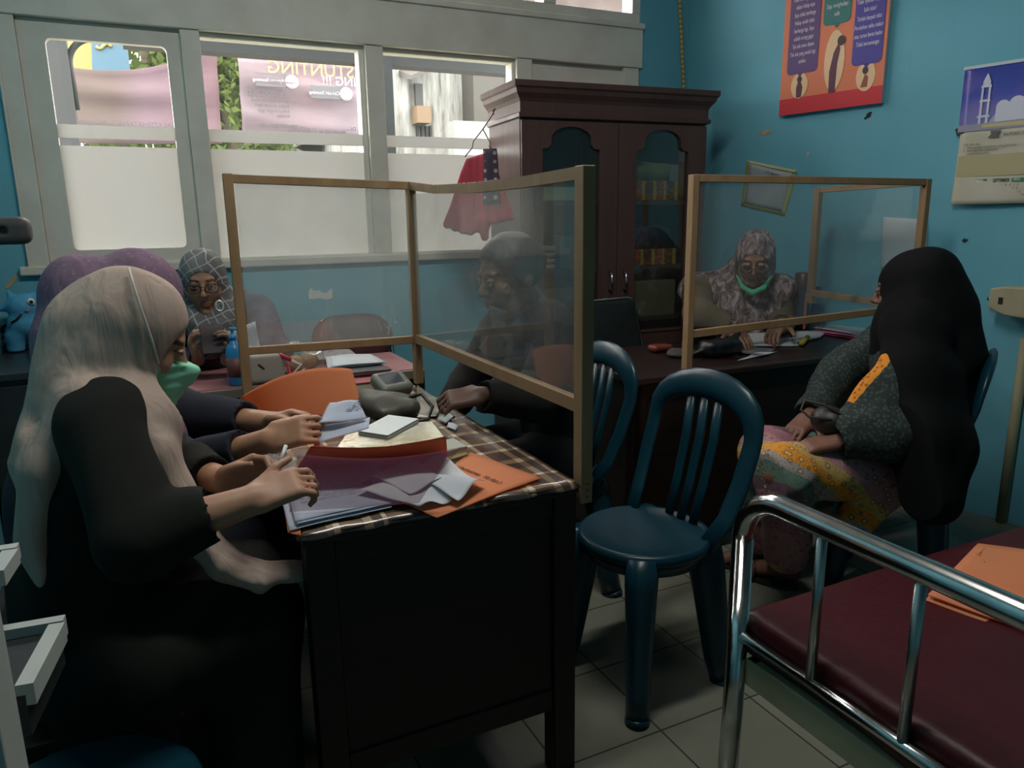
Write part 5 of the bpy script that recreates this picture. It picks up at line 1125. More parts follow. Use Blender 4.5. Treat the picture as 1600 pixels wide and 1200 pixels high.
stack('black_folder', [(505, 586), (612, 577), (590, 566), (512, 570)], ZT+.036, ZT+.052, mat('black folder', C(38, 40, 46), .4), 'black folder lying on the crimson binder', 'folder')
for k, (dx, lab) in enumerate(((0, 'lower white leaf on the black folder'), (1, 'upper white leaf on the black folder'))):
    tag(sheet_px([(512+dx*6, 576-dx*2), (606-dx*3, 567-dx), (578, 551+dx*2), (508+dx*8, 559)], [ZT+.056+.006*dx]*4, 12, 10, .003, k).build('form_sheet', M_PAPER), lab, 'paper', 'leaves on the black folder')
tag(sheet_px([(470, 566), (560, 556), (545, 545), (470, 552)], [ZT+.02]*4, 10, 8, .003, 5).build('newspaper', mat('grey print paper', C(176, 170, 168), .8, col2=C(140, 134, 136), scale=40)), 'grey printed paper behind the bread bag on the window table', 'paper')

# -- things on the right desk
Z2 = .7485
def ph2(nm, pts, zs, m, label, cat='paper', wob=.003, seed=1, th=.0008, group=None): return tag(sheet_px(pts, zs, 14, 12, wob, seed, thick=th).build(nm, m), label, cat, group)
OB = empty('open_register', az(1215, 532, Z2), 'open white register book in front of the clerk with the chin mask', 'book')
MB().sheet(quad_sheet(az(1152, 541, Z2+.004), az(1248, 540, Z2+.004), az(1232, 519, Z2+.014), az(1160, 520, Z2+.012), 14, 10, .002, 2), .006).build('page_block', M_PAPER, OB)
MB().sheet(quad_sheet(az(1240, 537, Z2+.006), az(1282, 527, Z2+.006), az(1290, 519, Z2+.01), az(1232, 518, Z2+.016), 12, 10, .002, 3), .006).build('page_block', M_PAPER, OB)
a, c = az(1252, 537, Z2+.012), az(1262, 527, Z2+.012); MB().tube([a, c], .011, 14).build('rolled_page', mat('yellow page', C(176, 164, 60), .5), OB)
for k, (lab, m) in enumerate((('magenta folder lowest of the three at the right screen corner', mat('magenta card', C(168, 66, 118), .5)), ('pink folder in the middle of the right screen corner pile', mat('pink card', C(190, 96, 140), .5)))):
    ph2('card_folder', [(1268, 519-k*2), (1368, 534-k*3), (1400, 517), (1302, 504)], [Z2+.004+.007*k]*4, m, lab, 'folder', .001, k, .004, 'pink folders')
ph2('form_sheet', [(1270, 513), (1372, 527), (1402, 512), (1303, 502)], [Z2+.019]*4, M_PAPER, 'white sheet on top of the pink folders at the right screen corner', 'paper', .003, 4)
ph2('printed_leaflet', [(1150, 552), (1192, 556), (1212, 545), (1165, 541)], [Z2+.003]*4, mat('grey leaflet', C(120, 122, 130), .5, col2=C(86, 84, 92), scale=30), 'grey printed leaflet under the open register', 'leaflet')
ph2('paper_slip', [(1152, 563), (1200, 555), (1214, 548), (1178, 552)], [Z2+.004]*4, M_PAPER, 'white paper slip at the front edge of the right desk', 'paper', .003, 6)
c = az(1125, 556, Z2); f = Field(c-V(.16, .14, .02), c+V(.18, .14, .14), .006); f.box(c+V(0, .0, .035), (.085, .05, .032), None, .02, .02); f.cap(c+V(.05, .0, .05), c+V(.095, -.0, .085), .018, .008, .02); f.cap(c+V(-.08, 0, .03), c+V(-.12, .01, .02), .02, .012, .02); f.cut((0, 0, Z2+.0005), (0, 0, -1)); f.folds(.004, 60, 4)
tag(f.build('black_handbag', mat('black leatherette', C(20, 20, 22), .4)), 'slumped black handbag behind the left post of the right screen', 'bag')
c = az(1032, 549, Z2); f = Field(c-.12, c+.12, .005); f.box(c+V(0, 0, .016), (.05, .03, .014), None, .012); f.cut((0, 0, Z2+.0005), (0, 0, -1)); f.folds(.002, 80, 2)
tag(f.build('red_pouch', mat('red brown leather', C(112, 46, 38), .5)), 'red brown pouch at the left end of the right desk', 'pouch')
c = az(1066, 556, Z2); f = Field(c-.14, c+.14, .005); f.ell(c+V(0, 0, .01), (.07, .05, .018), None, .01); f.cut((0, 0, Z2+.0005), (0, 0, -1)); f.folds(.004, 90, 5)
tag(f.build('grey_cloth', mat('grey cloth', C(66, 62, 62), .8)), 'crumpled grey cloth between the red brown pouch and the handbag', 'cloth')
def onray(px, py, Y): return ay(px, py, Y)
c = ay(1253, 470, 2.60); x0 = c[0]; TU = empty('tumbler', (x0, 2.60, Z2), 'tall brown drinking tumbler with pink strip behind the right screen', 'bottle')
ztop = ay(1253, 426, 2.60)[2]; hh = ztop-Z2
M_TUM = glass('smoky pink tumbler', (.55, .42, .42, 1), dust=.10, dustcol=C(120, 70, 70), gain=1.4)
MB().lathe((x0, 2.60, Z2), [(.030, 0), (.033, .004), (.036, hh*.70), (.036, hh*.74)], 28).build('body', M_TUM, TU); MB().lathe((x0, 2.60, Z2), [(.038, hh*.74), (.039, hh*.76), (.039, hh*.98), (.034, hh)], 28).build('lid', mat('brown lid', C(84, 50, 50), .4), TU)
MB().obox((x0-.012, 2.60-.036, Z2+hh*.38), ((1, 0, 0), (0, 1, 0), (0, 0, 1)), (.006, .002, hh*.30)).build('strip', mat('pink strip', C(196, 108, 104), .4), TU)
for k in range(5): MB().lathe((x0+.022, 2.60-.031, Z2+hh*(.2+.1*k)), [(.0035, 0), (.0035, .001)], 10, (.5, -.85, 0)).build('mark', mat('pale print', C(170, 150, 150), .5), TU)
c = ay(1277, 480, 2.56); x1 = c[0]; zt_ = ay(1277, 448, 2.56)[2]; hh = zt_-Z2; WB = empty('water_bottle', (x1, 2.56, Z2), 'clear water bottle with blue band beside the tumbler', 'bottle')
MB().lathe((x1, 2.56, Z2), [(.027, 0), (.03, .004), (.03, hh*.70), (.012, hh*.86), (.012, hh*.9)], 24).build('body', glass('clear bottle plastic', (.86, .9, .9, 1), dust=.04, gain=2), WB); MB().lathe((x1, 2.56, Z2), [(.0135, hh*.9), (.0135, hh)], 16).build('cap', mat('dark cap', C(40, 50, 60), .4), WB); MB().lathe((x1, 2.56, Z2), [(.0303, hh*.45), (.0303, hh*.62)], 24).build('band', mat('blue band', C(74, 100, 130), .4), WB)

# -- folders on the bed
ZM = .512
def bedf(nm, pts, z, m, label, th=.003, cat='folder', group='orange card folders', wob=.001): return tag(sheet_px(pts, [z]*4, 12, 10, wob, int(z*1000) % 9, thick=th).build(nm, m), label, cat, group)
bedf('orange_folder', [(1446, 938), (1640, 1010), (1700, 880), (1524, 856)], ZM, M_ORG, 'lower orange folder on the burgundy bed mattress')
bedf('form_sheet', [(1556, 958), (1640, 990), (1690, 890), (1600, 880)], ZM+.005, M_PAPER, 'white sheets sticking out between the orange folders on the bed', .002, 'paper', None)
q4 = [(1450, 930), (1620, 990), (1690, 872), (1528, 850)]; BF = bedf('orange_folder', q4, ZM+.010, M_ORG, 'upper orange folder with typed title on the burgundy bed mattress')
q = [az(p[0], p[1], ZM+.0125) for p in q4]; e1 = unit3(q[0]-q[3]); e2 = np.cross(V(0, 0, 1), e1)
text('lettering', 'Perkesmas\nKt Bagi', q[3]*.62+q[0]*.10+q[2]*.28, e1, e2, .020, M_BRINK, BF, off=.0, extrude=.0002, bold=.0004); text('lettering', 'Pelayanan\nKesehatan', q[3]*.25+q[0]*.12+q[2]*.6, e1, e2, .016, M_BRINK, BF, off=.0, extrude=.0002, bold=.0003)

# -- blue stuffed toy and scissors on the black cupboard
ZC2 = .8262; c = az(42, 548, ZC2); s_ = .86
TY = empty('stuffed_toy', (c[0], c[1], ZC2), 'light blue stuffed toy animal standing on the black cupboard', 'toy')
M_TOY = mat('light blue plush', C(82, 164, 200), .8, col2=C(70, 150, 190), scale=40)
f = Field(c-V(.16, .16, .01), c+V(.18, .16, .28), .005); f.chain([c+V(-.035, 0, .0), c+V(-.03, 0, .06), c+V(.0, 0, .10)], [.030, .032, .045], .02); f.chain([c+V(.085, 0, .0), c+V(.06, 0, .06), c+V(.03, 0, .10)], [.030, .034, .045], .02)
f.ell(c+V(.015, 0, .115), (.065, .05, .05), None, .02); f.ell(c+V(.015, -.005, .175), (.058, .05, .05), None, .02); f.cap(c+V(-.03, 0, .18), c+V(-.062, 0, .172), .022, .014, .015); f.cap(c+V(-.02, 0, .205), c+V(-.03, 0, .232), .016, .008, .01); f.cap(c+V(.05, 0, .21), c+V(.07, 0, .215), .02, .014, .01); f.cut((0, 0, ZC2+.0005), (0, 0, -1)); f.build('plush_body', M_TOY, TY)
for dx, dz, r_, m in ((.045, .195, .014, mat('white felt', C(220, 224, 226), .8)), (.025, .165, .011, mat('pink felt', C(190, 120, 140), .8))): MB().lathe((c[0]+dx, c[1]-.048, ZC2+dz), [(r_, 0), (r_, .004)], 16, (0, -1, 0)).build('patch', m, TY)
MB().lathe((c[0]+.047, c[1]-.053, ZC2+.195), [(.006, 0), (.006, .003)], 12, (0, -1, 0)).build('eye', mat('black felt', C(20, 20, 24), .6), TY)
MB().tube([(c[0]-.03, c[1]-.047, ZC2+.118), (c[0]-.01, c[1]-.053, ZC2+.13), (c[0]+.008, c[1]-.055, ZC2+.15)], .004, 8).build('mouth', mat('black felt', C(20, 20, 24), .6), TY)
c = az(12, 547, ZC2)+V(-.0, .02, 0); SCI = empty('scissors', (c[0], c[1], ZC2), 'black and pink handled scissors standing beside the blue toy', 'scissors')
M_SCB = mat('black handle', C(28, 26, 30), .4); MB().cyl((c[0]-.015, c[1], ZC2+.001), (c[0]-.004, c[1], ZC2+.05), .004).build('blade', M_STEEL, SCI); MB().cyl((c[0]+.012, c[1]+.004, ZC2+.001), (c[0]-.004, c[1]+.004, ZC2+.05), .004).build('blade', M_STEEL, SCI)
for dx, dz, tl_ in ((-.022, .062, .5), (.012, .082, -.3)): MB().tube([V(c[0]+dx, c[1], ZC2+dz)+V(.022*math.cos(a), 0, .015*math.sin(a)) for a in np.linspace(0, 2*PI, 20, endpoint=False)], .005, 8, closed=True).build('handle', M_SCB, SCI)
# ================================================================ people
m, nt = newmat('skin'); at = nt.N.new('ShaderNodeVertexColor'); at.layer_name = 'tint'
nz = nt.noise(nt.coord(), 60, 3); cm = nt.N.new('ShaderNodeMix'); cm.data_type = 'RGBA'; cm.blend_type = 'MULTIPLY'; cm.inputs[0].default_value = 1
nt.L.new(at.outputs[0], cm.inputs[6]); nt.L.new(nt.ramp(nz, [(.3, (.9, .88, .88, 1)), (.7, (1, 1, 1, 1))]), cm.inputs[7])
principled(nt, cm.outputs[2], .5, 0, .4, nt.bump(nt.noise(nt.coord(), 220, 2), .06, .001)); M_SKIN = m
def unit(v): v = V(*v); return v/np.linalg.norm(v)
class Head:
    def __init__(s, c, f, u=(0, 0, 1), k=1.):
        s.c = V(*c); s.f = unit(f); u = V(*u); u = u-s.f*(u @ s.f); s.u = unit(u); s.r = np.cross(s.f, s.u); s.R = np.array([s.r, s.f, s.u]); s.k = k
    def p(s, x, y, z): return s.c+s.k*(s.r*x+s.f*y+s.u*z)
    def skull(s, F, g=0., k=.02):
        K = s.k
        F.ell(s.p(0, -.012, .030), [(q+g)*K for q in (.077, .096, .088)], s.R, k)
        F.ell(s.p(0, .022, -.036), [(q+g)*K for q in (.060, .068, .082)], s.R, k)
        F.cap(s.p(-.030, .03, -.085), s.p(.030, .03, -.085), (.030+g)*K, None, k); F.cap(s.p(0, .02, -.09), s.p(0, .070, -.098), (.026+g)*K, (.019+g)*K, k)
    def face(s, F, ears=False):
        s.skull(F); K = s.k
        for q in (-1, 1):
            F.ell(s.p(q*.036, .062, -.024), [.026*K]*3, s.R, .02)              # cheeks
            F.ell(s.p(q*.031, .104, .006), [.019*K, .018*K, .014*K], s.R, .012, 's')  # eye sockets
        F.cap(s.p(-.034, .079, .026), s.p(.034, .079, .026), .010*K, None, .014)
        F.cap(s.p(0, .088, .014), s.p(0, .108, -.022), .0075*K, .0115*K, .008)
        for q in (-1, 1):
            F.cap(s.p(q*.011, .092, -.026), s.p(q*.011, .098, -.026), .0075*K, None, .006)
            F.ell(s.p(q*.031, .0835, .006), [.0125*K]*3, s.R, .002)            # eyeballs
            F.cap(s.p(q*.020, .0935, .0125), s.p(q*.044, .0885, .0125), .0042*K, None, .004)   # upper lids
            F.cap(s.p(q*.021, .0925, -.001), s.p(q*.042, .0885, -.001), .0035*K, None, .004)
            if ears: F.ell(s.p(q*.078, -.008, -.004), [.010*K, .020*K, .032*K], s.R, .008)
        F.cap(s.p(-.019, .088, -.056), s.p(.019, .088, -.056), .0068*K, None, .005); F.cap(s.p(-.016, .0875, -.068), s.p(.016, .0875, -.068), .0078*K, None, .005)
        F.ell(s.p(0, .098, -.0625), [.022*K, .008*K, .0018*K], s.R, .002, 's')
    def local(s, P): return ((P-s.c) @ s.R.T)/s.k
def hand(F, w, d, n, th, curl=(.5, .5, .5, .5), spread=.0, k=1., thumb=(.7, .6, .35)):
    """w wrist, d finger direction, n palm-facing direction, th=+1/-1 which side the thumb is on"""
    w = V(*w); d = unit(d); n = V(*n); n = unit(n-d*(n @ d)); sd = np.cross(d, n)*th; R = np.array([sd, d, n])
    F.box(w+d*.050*k, (.038*k, .050*k, .0135*k), R, .0125*k, .008); F.ell(w+d*.018*k, (.027*k, .034*k, .019*k), R, .015); F.ell(w+d*.042*k+sd*.026*k+n*.006*k, (.016*k, .032*k, .015*k), R, .012)
    L = (.074, .082, .077, .060)
    for i in range(4):
        off = (.0305, .0102, -.0102, -.0295)[i]; p = w+d*.094*k+sd*off*k; a = 0; fd = unit(d+sd*off*spread*10)
        F.cap(p-d*.02*k, p, .0085*k, .0085*k, .004)
        for j, (fr, ben) in enumerate(((.45, .75), (.31, 1.05), (.26, .7))):
            a += curl[i]*ben*1.25; q = p+(fd*math.cos(a)+n*math.sin(a))*L[i]*fr*k
            F.cap(p, q, (.0085, .0078, .0072)[j]*k, (.0078, .0072, .006)[j]*k, .0025); p = q
    p = w+d*.03*k+sd*.034*k; td = unit(sd*thumb[0]+d*thumb[1]+n*thumb[2]); q = p+td*.042*k; F.cap(p-td*.012*k, q, .0125*k, .0098*k, .006)
    F.cap(q, q+unit(td+d*.5+n*.25)*.034*k, .0095*k, .0075*k, .003)
def limbs(F, J, g=0., k=.02, arms=True, legs=True, hand_cut=False):
    fw = J.get('fw', (0, 1, 0))
    F.chain([J['pelvis'], J['waist'], J['chest']], [.128+g, .112+g, .125+g], .04, 'u', (fw, .80))
    F.cap(V(*J['shL'])*.72+V(*J['neck'])*.28, V(*J['shR'])*.72+V(*J['neck'])*.28, .062+g, None, .05); F.chain([J['chest'], J['neck']], [.085+g, .052+g*.4], .04)
    for s in 'LR':
        if arms: F.chain([J['sh'+s], J['el'+s], J['wr'+s]], [.048+g, .040+g, .0265+g], k)
        if legs: F.chain([J['hip'+s], J['kn'+s], J['an'+s]], [.082+g, .058+g, .038+g], .03)
def make_body(name, J, H, label, group=None, h=.005, hands=(), ears=False, skin=(150, 110, 88), seed=0, face=True):
    pts = [J[k] for k in J if k[:2] not in ('fw', 'sl')]+[H.c, H.p(0, .13, 0)]; lo = np.min([V(*p) for p in pts], 0)-.20; hi = np.max([V(*p) for p in pts], 0)+.20; lo[2] = max(lo[2], -.03)
    R_ = empty(name, (J['pelvis'][0], J['pelvis'][1], 0), label, 'person', group)
    F = Field(lo, hi, h); limbs(F, J); F.chain([J['neck'], H.p(0, -.012, -.05)], [.054, .05], .02)
    for s in 'LR':
        a, t = V(*J['an'+s]), V(*J['toe'+s]); F.cap(a-V(0, 0, .01), t, .034, .024, .02); F.cap(a, a+(a-t)*.18-V(0, 0, .035), .032, .028, .02)
    H.face(F, ears)
    for hd in hands: hand(F, *hd[0], **hd[1])
    o = F.build('body', M_SKIN, R_, 1); me = o.data; n = len(me.vertices); co = np.empty(n*3); me.vertices.foreach_get('co', co); P = H.local(co.reshape(-1, 3)+WL[o.name])
    base = V(*C(*skin)[:3]); T = np.tile(np.append(base, 1.), (n, 1)); x, y, z = np.abs(P[:, 0]), P[:, 1], P[:, 2]
    def put(mask, col, f=1.): T[mask, :3] = T[mask, :3]*(1-f)+V(*C(*col)[:3])*f
    inh = (np.abs(P) < .15).all(1)
    put(inh & (y > .07) & (x < .024) & (z < -.048) & (z > -.077), (118, 66, 60), .75)
    put(inh & (y > .06) & (x > .012) & (x < .050) & (np.abs(z-.0285+.25*(x-.03)**2*40) < .0042), (34, 26, 24), .9)
    ey = np.sqrt((x-.031)**2+(z-.006)**2); eye = inh & (y > .088) & (ey < .0098) & (np.abs(z-.006) < .0056)
    put(eye, (205, 200, 192), .9); put(eye & (ey < .0052), (30, 20, 16)); put(inh & (y > .078) & (ey < .017) & (np.abs(z-.0105) < .0022) & (x > .019) & (x < .045), (40, 28, 24), .8)
    set_tint(me, T); return R_
def garment(name, J, par, m, g=.014, h=.007, arms='LR', legs=True, skirt=None, extra=None, cuffs=True, fold=(.004, 45), seed=1, axis=(0, 0, 1), smooth=2):
    pts = [J[k] for k in J if k[:2] not in ('fw', 'sl')]; lo = np.min([V(*p) for p in pts], 0)-.22; hi = np.max([V(*p) for p in pts], 0)+.18; lo[2] = max(lo[2], 0.)
    F = Field(lo, hi, h); limbs(F, J, g, arms=False, legs=legs)
    for s in arms: F.chain([J['sh'+s], J['el'+s]], [.058+g*.6, .05+g], .02); F.chain([J['el'+s], V(*J['wr'+s])*J.get('sl'+s, .86)+V(*J['el'+s])*(1-J.get('sl'+s, .86))], [.05+g, .036+g*.9], .015)
    if skirt: 
        kn, an, hp = [(V(*J[q+'L'])+V(*J[q+'R']))/2 for q in ('kn', 'an', 'hip')]; sd = unit(V(*J['knL'])-V(*J['knR']))
        for t in (-1, 0, 1): F.chain([hp+sd*t*.08, kn+sd*t*.07, an*skirt+kn*(1-skirt)+sd*t*.10], [.10+g, .085+g, .085+g], .05)
        bk = hp*.85+an*.15; F.chain([hp, V(bk[0], bk[1], .12)], [.13+g, .14+g], .05)
    if extra: extra(F)
    F.folds(fold[0], fold[1], seed, axis)
    for s in arms:
        d = unit(V(*J['wr'+s])-V(*J['el'+s])); c = V(*J['el'+s])+(V(*J['wr'+s])-V(*J['el'+s]))*J.get('sl'+s, .86)
        F.cap(c+d*.050, c+d*.12, .062, .07, .004, 's')
    return F.build(name, m, par, smooth)
def hijab(J, H, par, m, back=(), bib=(), bun=None, capeR=.0, g=.0, h=.006, op=(0, .140, -.022, .118, .088, .108), folds=(.0035, 42), seed=3, brim=0., cape=.85, name='hijab', extra=None):
    pts = [H.p(0, 0, .17), H.p(0, -.25, 0), H.p(.15, .15, 0), H.p(-.15, 0, -.15), J['shL'], J['shR']]+[b[0] for b in back]+[b[0] for b in bib]
    lo = np.min([V(*p) for p in pts], 0)-.17; hi = np.max([V(*p) for p in pts], 0)+.15; F = Field(lo, hi, h); K = H.k
    F.ell(H.p(0, -.014, .018), [.088*K, .108*K, .110*K], H.R, .02); F.ell(H.p(0, .015, -.05), [.078*K, .080*K, .090*K], H.R, .03)
    if bun: F.ell(H.p(*bun[:3]), [bun[3]*K, bun[4]*K, bun[5]*K], H.R, .03)
    if brim: F.chain([H.p(x, y+brim, z) for x, y, z in ((-.070, .045, .045), (-.048, .078, .066), (-.02, .092, .076), (0, .095, .079), (.02, .092, .076), (.048, .078, .066), (.070, .045, .045))], [.010]*7, .016)
    nk = V(*J['neck']); F.cap(H.p(0, -.012, -.06), nk, .080, .088, .03)
    if cape:
        for s in 'LR': F.cap(nk-V(0, 0, .01), V(*J['sh'+s])*cape+nk*(1-cape), .078, .070+capeR, .035)
    for ch in (back, bib):
        for i in range(len(ch)-1): F.cap(ch[i][0], ch[i+1][0], ch[i][1], ch[i+1][1], .032, 'u', ch[i][2] if len(ch[i]) > 2 else None)
    if extra: extra(F)
    F.folds(folds[0], folds[1], seed)
    if op: F.ell(H.p(*op[:3]), [q*K for q in op[3:]], H.R, .010, 's')
    return F.build(name, m, par, 1)
def glasses(H, par, rw=.024, rh=.017, zc=.004, yc=.113):
    fr = mat('dark spectacle frame', C(40, 34, 34), .3); b = MB()
    for q in (-1, 1): b.tube([H.p(q*.032+rw*math.cos(a), yc-.010*abs(math.cos(a))*0-abs(q*.032+rw*math.cos(a))*.14, zc+rh*(abs(math.sin(a))**.7)*math.copysign(1, math.sin(a))) for a in np.linspace(0, 2*PI, 24, endpoint=False)], .0022, 6, closed=True)
    b.tube([H.p(-.009, yc-.0005, zc+.005), H.p(0, yc+.002, zc+.007), H.p(.009, yc-.0005, zc+.005)], .0013, 6)
    for q in (-1, 1): b.tube([H.p(q*.056, yc-.008, zc+.006), H.p(q*.078, .06, zc+.006), H.p(q*.084, .0, zc+.004)], .0013, 6)
    g = b.build('spectacles', fr, par); lg = glass('spectacle lens', (.9, .9, .9, 1), gain=2.2)
    for q in (-1, 1): MB().prism([(rw*.96*math.cos(a), rh*.96*(abs(math.sin(a))**.7)*math.copysign(1, math.sin(a))) for a in np.linspace(0, 2*PI, 20, endpoint=False)], H.p(q*.032, yc-.0045, zc), H.r+H.f*(-.14*q), H.u, .001).build('lens', lg, g)
    return g
fab = lambda n, a, b2, sc=5, **k: mat(n, a, .9, 0, .15, b2, sc, bump=.08, bscale=500, **k)
def drape(m, k=.5, sc=(15, 15, 2.2), dist=.02):
    t = m.node_tree; nt = NT(m); p = next(n for n in t.nodes if n.type == 'BSDF_PRINCIPLED'); v = nt.mapv(nt.coord(), sc, (.1, .12, 0))
    t.links.new(nt.bump(nt.noise(v, 1.6, 3, .45, .5), k, dist), p.inputs['Normal']); return m
def mask_part(H, par, m, zt, zb, yb=.03, g=.010, tent=False):
    F = Field(H.c-.2, H.c+.2, .0045); H.skull(F, g); F.cap(H.p(0, .088, .012), H.p(0, .112, -.022), .010+g*.6, .014+g*.6, .02); F.cap(H.p(-.02, .088, -.06), H.p(.02, .088, -.06), .012+g*.5, None, .02)
    if tent: F.cap(H.p(0, .102, -.020), H.p(0, .098, -.095), .020, .024, .045)
    F.cut(H.p(0, .10, zt), H.u+H.f*-.18, .003); F.cut(H.p(0, .05, zb), -H.u+H.f*.25, .003); F.cut(H.p(0, yb, 0), -H.f, .003); F.D += .0012*np.sin((np.arange(F.n[2])*F.h)[None, None, :]*300).astype(np.float32)
    return F.build('face_mask', m, par, 1)
M_MASK = mat('green mask cloth', C(128, 196, 164), .8, col2=C(116, 186, 152), scale=30)

# ---- clerk in the beige hijab, nearest
H = Head(aF(206, 524, 1.40), (.86, -.03, -.50), (.45, 0, .9), .98)
J = dict(fw=(1, 0, 0), pelvis=(-.19, 1.52, .52), waist=(-.18, 1.525, .66), chest=(-.145, 1.53, .83), neck=(-.085, 1.545, .985), shR=aF(160, 668, 1.27), shL=(-.12, 1.70, .945),
    elR=aF(215, 842, 1.20), wrR=aF(392, 782, 1.275), elL=(-.02, 1.72, .80), wrL=aF(352, 752, 1.43), hipL=(-.14, 1.62, .49), hipR=(-.14, 1.43, .49), knL=(.10, 1.61, .51), knR=(.10, 1.50, .51), anL=(.08, 1.61, .10), anR=(.08, 1.50, .10), toeL=(.25, 1.60, .03), toeR=(.25, 1.47, .03), slR=.60, slL=.80)
tipR = aF(492, 742, 1.32); tipL = aF(428, 712, 1.42)
W_A = make_body('person', J, H, 'woman in beige hijab, black dress and green face mask holding a pen over papers', None, .0045,
    [((J['wrR'], tipR-J['wrR'], (.15, .45, -.8), 1), dict(curl=(.55, .62, .7, .75), thumb=(.45, .9, -.15), k=.88)), ((J['wrL'], tipL-J['wrL'], (.1, -.75, -.6), -1), dict(curl=(.62, .7, .78, .85), thumb=(.3, .9, .35), k=.88))], skin=(166, 124, 98))
garment('black_dress', J, W_A, fab('black cotton', C(25, 27, 24), C(32, 33, 29)), .016, .007, skirt=.9, seed=2)
G = V(0, 1, 0)
hb = [(H.p(0, -.07, -.02), .075), (V(-.15, 1.54, 1.0), .072, (unit((1, 0, .4)), .6)), (V(-.205, 1.52, .88), .085, (unit((1, 0, .25)), .34)), (V(-.225, 1.50, .74), .09, (unit((1, 0, .1)), .28)), (V(-.225, 1.49, .66), .085, (unit((1, 0, 0)), .28))]
hf = [(H.p(0, .0, -.11), .062), (V(-.04, 1.49, .955), .070, (unit((1, 0, .4)), .6)), (V(-.02, 1.46, .86), .058, (unit((1, 0, .1)), .5)), (V(.015, 1.43, .765), .048, (unit((1, 0, 0)), .5)), (V(.055, 1.42, .69), .042, (unit((1, 0, .3)), .45)), (V(.12, 1.42, .64), .04, (unit((.3, 0, 1)), .4)), (V(.20, 1.43, .625), .04, (unit((.1, 0, 1)), .35))]
def w1x(F):
    F.chain([V(-.13, 1.45, 1.0), V(-.20, 1.43, .90), V(-.235, 1.43, .78)], [.046, .026, .022], .03); F.chain([V(-.09, 1.43, .99), V(-.035, 1.415, .91), V(-.01, 1.41, .82)], [.042, .034, .03], .03)
hj = hijab(J, H, W_A, drape(fab('beige chiffon', C(170, 152, 140), C(162, 143, 131)), .55), hb, hf, (0, -.06, -.055, .072, .060, .068), -.014, seed=11, brim=0, cape=.45, folds=(.0022, 60), extra=w1x)
mk = mask_part(H, W_A, M_MASK, -.010, -.122, .012, .013, True)
MB().tube([H.p(.074, .062, -.020), H.p(.088, .030, .02), H.p(.089, -.005, .06), H.p(.078, -.035, .095), H.p(.05, -.055, .118)], .0022, 6).build('mask_strap', mat('white elastic', C(190, 182, 170), .8), mk)

# ---- clerk in the purple hijab behind her
H2 = Head(aF(214, 474, 1.80), (.80, -.05, -.6), (.5, 0, .85), 1.0)
J2 = dict(fw=(1, 0, 0), pelvis=(-.27, 2.02, .52), waist=(-.26, 2.02, .66), chest=(-.20, 2.01, .84), neck=(-.125, 2.0, 1.02), shR=(-.16, 1.845, .985), shL=(-.17, 2.17, .985),
    elR=aF(285, 735, 1.72), wrR=aF(420, 688, 1.60), elL=aF(285, 650, 1.92), wrL=aF(425, 660, 1.80), hipL=(-.2, 2.11, .49), hipR=(-.2, 1.94, .49), knL=(.12, 2.09, .51), knR=(.12, 1.95, .51), anL=(.10, 2.09, .10), anR=(.10, 1.95, .10), toeL=(.23, 2.09, .03), toeR=(.23, 1.95, .03), slR=.72, slL=.72)
tR, tL = aF(506, 662, 1.58), aF(515, 632, 1.74)
W_B = make_body('person', J2, H2, 'woman in purple hijab bending over papers behind the woman in beige', None, .0048,
    [((J2['wrR'], tR-J2['wrR'], (.35, .7, -.6), 1), dict(curl=(.6, .68, .75, .8), thumb=(.2, .9, .4), k=.88)), ((J2['wrL'], tL-J2['wrL'], (.1, -.6, -.8), -1), dict(curl=(.45, .55, .65, .7), thumb=(.2, .9, .3), k=.88))], skin=(170, 128, 100))
garment('navy_dress', J2, W_B, fab('navy cotton', C(36, 38, 46), C(44, 46, 54)), .016, .008, skirt=.9, seed=5)
m, nt = newmat('purple speckled chiffon'); v = nt.coord(); principled(nt, nt.mix(nt.ramp(nt.voro(v, 70), [(.12, (.35, .35, .35, 1)), (.3, (0, 0, 0, 1))]), nt.ramp(nt.noise(v, 14, 5, .7), [(.35, C(126, 104, 120)), (.65, C(108, 88, 106))]), C(160, 140, 154)), .9, 0, .15); drape(m, .4)
hijab(J2, H2, W_B, m, [(H2.p(0, -.09, -.03), .080), (V(-.185, 2.0, 1.05), .075), (V(-.21, 2.0, .90), .08, (unit((1, 0, .2)), .45))], [(H2.p(0, .0, -.10), .07), (V(-.07, 1.97, .97), .085, (unit((1, 0, .4)), .6)), (V(-.01, 1.95, .82), .08, (unit((1, 0, 0)), .45))], (0, -.125, -.045, .080, .070, .085), -.005, seed=8, brim=0)

